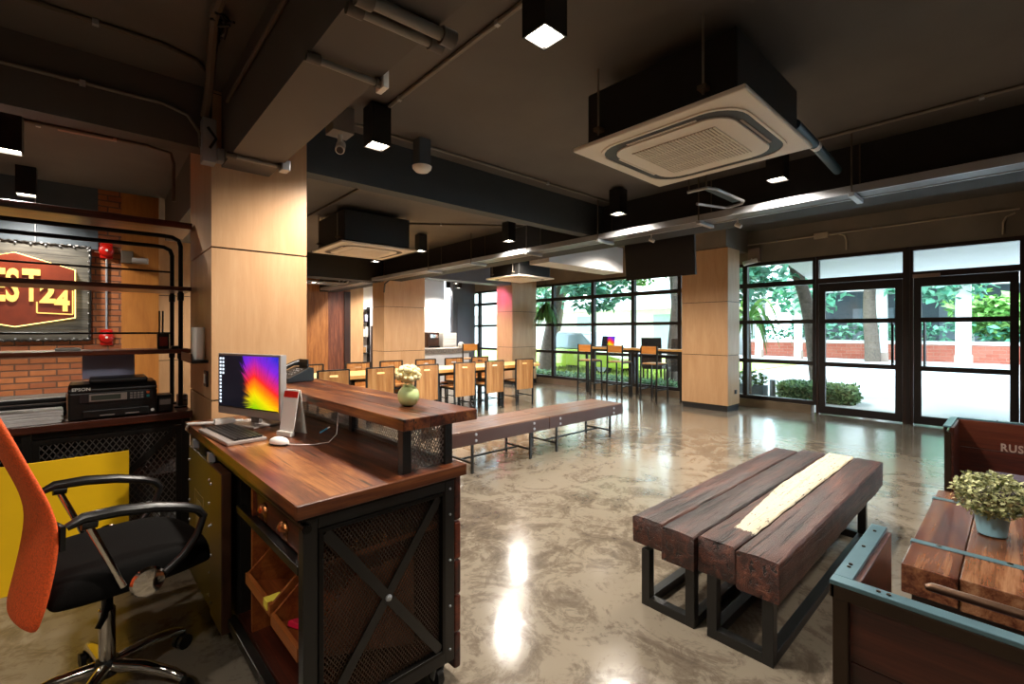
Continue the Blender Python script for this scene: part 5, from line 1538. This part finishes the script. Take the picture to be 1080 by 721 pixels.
# clipped hedge and planter by the window
def clipped(x0, y0, x1, y1, z0, z1, label, n, seed, mat='hedge'):
    m = MB(); rn = random.Random(seed)
    for _ in range(n):
        f = rn.choice(('t', 't', 'a', 'b', 'c', 'd'))
        u, v = rn.random(), rn.random()
        x, y, z = x0 + (x1 - x0) * u, y0 + (y1 - y0) * v, z1
        if f != 't': z = z0 + (z1 - z0) * rn.random()
        if f == 'a': x = x0
        if f == 'b': x = x1
        if f == 'c': y = y0
        if f == 'd': y = y1
        L0 = .07 * rn.uniform(.7, 1.5); tt = Vector((rn.gauss(0, 1), rn.gauss(0, 1), rn.gauss(.3, .6))).normalized(); uu = tt.orthogonal().normalized() * L0 * .35
        p = Vector((x, y, z)) + Vector((rn.uniform(-.04, .04), rn.uniform(-.04, .04), rn.uniform(-.04, .03)))
        m.add([p, p + tt * L0 * .5 + uu, p + tt * L0, p + tt * L0 * .5 - uu], [(0, 1, 2, 3)], rn.random())
    m.box(x0 + .03, y0 + .03, z0, x1 - .03, y1 - .03, z1 - .04, .1)
    return one(m, 'clipped_hedge', M[mat], label, 'hedge')
clipped(10.6, 2.15, 11.2, 3.35, -.02, .30, 'clipped box hedge outside at the foot of the leaning tree', 2600, 51)
clipped(9.75, 4.6, 10.15, 12.0, -.01, .20, 'low hedge strip along the outside of the far windows', 5200, 52)
t = thing('planter', 'grey planter box of plants outside the window by the column', 'planter', (10.75, 4.02, -.02))
MB().box(-.15, -.35, 0, .15, .35, .24).build('box', M['bshade'], t, .006)
m = MB(); m.leaves((0, 0, .36), (.2, .38, .16), 260, .12, rnd=random.Random(61)); m.build('plants', M['hedge'], t)
t = thing('bollard', 'short grey bollard beside the planter box', 'bollard', (10.75, 3.53, -.02))
MB().lathe([(.055, 0), (.055, .36), (.045, .38)], n=16).build('post', M['bshade'], t, smooth=True)
# lawn
struct(MB().box(11.6, 6.4, -.06, 24, 30, -.02), 'ground', plain('lawn soil', 'a0b055', .9, var=.2, vscale=5))
m = MB(); rnd = random.Random(71)
for _ in range(7000):
    x, y = rnd.uniform(11.7, 16), rnd.uniform(6.5, 16); hgt = rnd.uniform(.05, .14); a = rnd.uniform(0, 6.28); dx, dy = .02 * math.cos(a), .02 * math.sin(a)
    m.add([(x - dx, y - dy, -.02), (x + dx, y + dy, -.02), (x + rnd.uniform(-.04, .04), y + rnd.uniform(-.04, .04), hgt)], [(0, 1, 2)], rnd.random())
g = m.build('lawn_grass', M['grass']); tag(g, 'yellow green lawn outside the far windows', 'grass', kind='stuff')
# lime car
t = thing('car', 'lime green car parked outside the far windows', 'car', (12.9, 10.3, -.06))
body = [(-2.05, .28), (-1.95, .60), (-1.25, .74), (-.95, .84), (1.55, .84), (1.95, .78), (2.05, .55), (2.05, .28)]
m = MB(); m.prism(body, 'x', -.8, .8); m.build('body', M['taxi'], t, .05)
cab = [(-1.0, .84), (-.35, 1.36), (.75, 1.40), (1.45, .86)]
m = MB(); m.prism(cab, 'x', -.68, .68); m.build('cabin', M['carglass'], t, .04)
m = MB(); m.prism([(-.38, 1.35), (-.30, 1.41), (.70, 1.45), (.80, 1.38)], 'x', -.66, .66); m.build('roof', M['bwhite'], t, .02)
for y in (-1.25, 1.25):
    for x in (-.78, .64):
        m = MB(); m.lathe([(.19, 0), (.31, .0), (.32, .03), (.32, .12), (.31, .14), (.19, .14)], (x, y, .32), 20, 'x'); wl = m.build('wheel', M['tyre'], t, smooth=True)
        m = MB(); m.lathe([(.02, -.005 if x < 0 else .145), (.19, -.005 if x < 0 else .145), (.19, .13 if x < 0 else .01)], (x, y, .32), 16, 'x'); m.build('hubcap', M['galv'], wl)
# wicker chairs outside
def wicker(loc, rz, label):
    t = thing('garden_chair', label, 'garden chair', loc, rz, 'brown garden chairs'); t.scale = (1.05, 1.05, 1.12)
    m = MB(); m.box(-.24, -.24, .40, .24, .24, .46); m.build('seat', M['wicker'], t, .02)
    m = MB(); m.bar((-.23, 0, .44), (-.32, 0, 1.12), .48, .04, (1, 0, 0)); m.build('backrest', M['wicker'], t, .015)
    for x in (-.21, .21):
        for y in (-.21, .21): MB().bar((x, y, 0), (x, y, .4), .035, .035).build('leg', M['wicker'], t)
    for y in (-.25, .25):
        m = MB(); m.tube([(.2, y, .42), (.2, y, .66), (-.25, y, .68)], .02, 8); m.build('armrest', M['wicker'], t, smooth=True)
wicker((10.75, 6.35, -.02), R(18), 'brown garden chair outside, behind the bar table')
wicker((10.55, 5.55, -.02), R(40), 'brown garden chair outside, partly hidden by the plywood column')
t = thing('garden_table', 'round brown garden table outside between the garden chairs', 'table', (11.45, 5.75, -.02))
MB().lathe([(.34, .70), (.35, .71), (.35, .735), (.33, .74)], n=24).build('top', M['wicker'], t, smooth=True)
MB().lathe([(.2, 0), (.2, .02), (.03, .04), (.03, .70)], n=14).build('pedestal', M['wicker'], t, smooth=True)
# far buildings
t = thing('arcade_building', 'long white colonnaded building across the street', 'building', (31.5, -2, 0))
m = MB(); m.box(0, -14, 3.9, 9, 12.3, 9); m.build('upper_wall', M['bwhite'], t)
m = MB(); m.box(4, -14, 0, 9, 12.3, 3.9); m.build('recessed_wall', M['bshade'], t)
for i, y in enumerate((-11, -7.2, -3.6, -.2, 3.4, 7.0, 10.6)):
    MB().box(-.4, y, 0, .1, y + .55, 3.9).build('column', M['bwhite'], t)
MB().box(-.6, -14, 3.6, 0, 12.3, 4.1).build('cornice', M['bwhite'], t)
for y in (-9, -5, -1, 3, 7): MB().box(3.95, y, .9, 4.0, y + 2.0, 2.8).build('window', M['bgrey'], t)
t = thing('street_column', 'white column on the far pavement framed by the right glass door', 'column', (25.6, 1.45, .05))
MB().box(-.22, -.22, .4, .22, .22, 3.6).build('shaft', M['bwhite'], t, .01)
MB().box(-.26, -.26, 0, .26, .26, .4).build('base', M['stencil'], t, .01)
MB().box(-.4, -.4, 3.3, .4, .4, 3.7).build('capital', M['bwhite'], t, .02)
dup(t, (25.6, 9.05, .05), label='slim white column on the far pavement nearest the plywood column').scale = (.65, .65, 1)
dup(t, (25.6, 7.25, .05), label='slim white column on the far pavement beside the leaning tree').scale = (.65, .65, 1)
dup(t, (25.9, 4.0, .05), label='slim white column on the far pavement behind the far tree trunk').scale = (.6, .6, 1)
t = thing('white_house', 'white house with a dark window band beyond the lawn', 'building', (25.2, 15.8, 0))
m = MB(); m.box(0, -4.5, 0, 8, 24, 7.5); m.build('wall', M['bwhite'], t)
m = MB(); m.box(-1.2, -4.5, 2.7, 0, 24, 2.95); m.build('eaves', M['bwhite'], t)
for y in (-3.5, 1.5, 6.5, 11.5): MB().box(-.05, y, 3.3, .05, y + 2.2, 4.2).build('window', M['bgrey'], t)
for y in (-2.5, 3.5, 9.5): MB().box(-.05, y, .3, .05, y + 1.6, 2.4).build('window', M['bgrey'], t)
t = thing('entrance_canopy', 'white canopy over the entrance outside the doors', 'canopy', (9.32, -3.0, 2.70))
m = MB(); m.prism([(0, 0), (4.9, 0), (4.9, 6.7), (0, 5.9)], 'z', .0, .08); m.build('sheet', M['bwhite'], t)
for y in (.1, 6.4): MB().tube([(4.6, y, 0), (4.6, y, -2.73)], .04, 10).build('post', M['bwhite'], t)

# ---------------------------------------------------------------- light
w = bpy.data.worlds.new('sky'); bpy.context.scene.world = w; w.use_nodes = True
bg = w.node_tree.nodes['Background']; bg.inputs[0].default_value = (.68, .86, 1.0, 1); bg.inputs[1].default_value = 5.6
sun = bpy.data.lights.new('sun', 'SUN'); sun.energy = 2.8; sun.angle = R(12); sun.color = (1, .97, .92)
so = bpy.data.objects.new('sun', sun); C.objects.link(so); so.rotation_euler = (R(38), 0, R(-160))
# purple accent lamp that tints the pink column
t = thing('accent_lamp', 'small purple accent lamp near the pink column', 'spotlight', (7.35, 9.28, 2.62))
MB().tube([(0, 0, 0), (.05, 0, .1)], .03, 10).build('head', M['blackp'], t, smooth=True)
MB().tube([(.05, 0, .1), (.05, 0, CZ2 - 2.62)], .006, 6).build('stem', M['blackp'], t)
li = bpy.data.lights.new('accent', 'SPOT'); li.energy = 150; li.color = (1, .2, .8); li.spot_size = R(88); li.spot_blend = .6
lo = bpy.data.objects.new('accent_bulb', li); C.objects.link(lo); lo.parent = t; lo.location = (.0, 0, -.02); lo.rotation_euler = (0, R(-48), R(8))

# ---------------------------------------------------------------- camera
sc = bpy.context.scene
cd = bpy.data.cameras.new('camera'); cd.sensor_width = 36; cd.lens = 484 / 1080 * 36; cd.shift_y = -11.5 / 1080; cd.clip_start = .02; cd.clip_end = 300
co = bpy.data.objects.new('camera', cd); C.objects.link(co); co.location = (0, 0, 1.4); co.rotation_euler = (PI / 2, 0, -.737)
sc.camera = co
sc.view_settings.view_transform = 'Standard'; sc.view_settings.look = 'None'; sc.view_settings.gamma = 1; sc.view_settings.use_curve_mapping = False
sc.view_settings.exposure = 1.0
cy = sc.cycles
cy.use_denoising = True; cy.max_bounces = 8; cy.diffuse_bounces = 4; cy.glossy_bounces = 4; cy.transmission_bounces = 4; cy.transparent_max_bounces = 8
cy.sample_clamp_indirect = 6; cy.caustics_reflective = False; cy.caustics_refractive = False
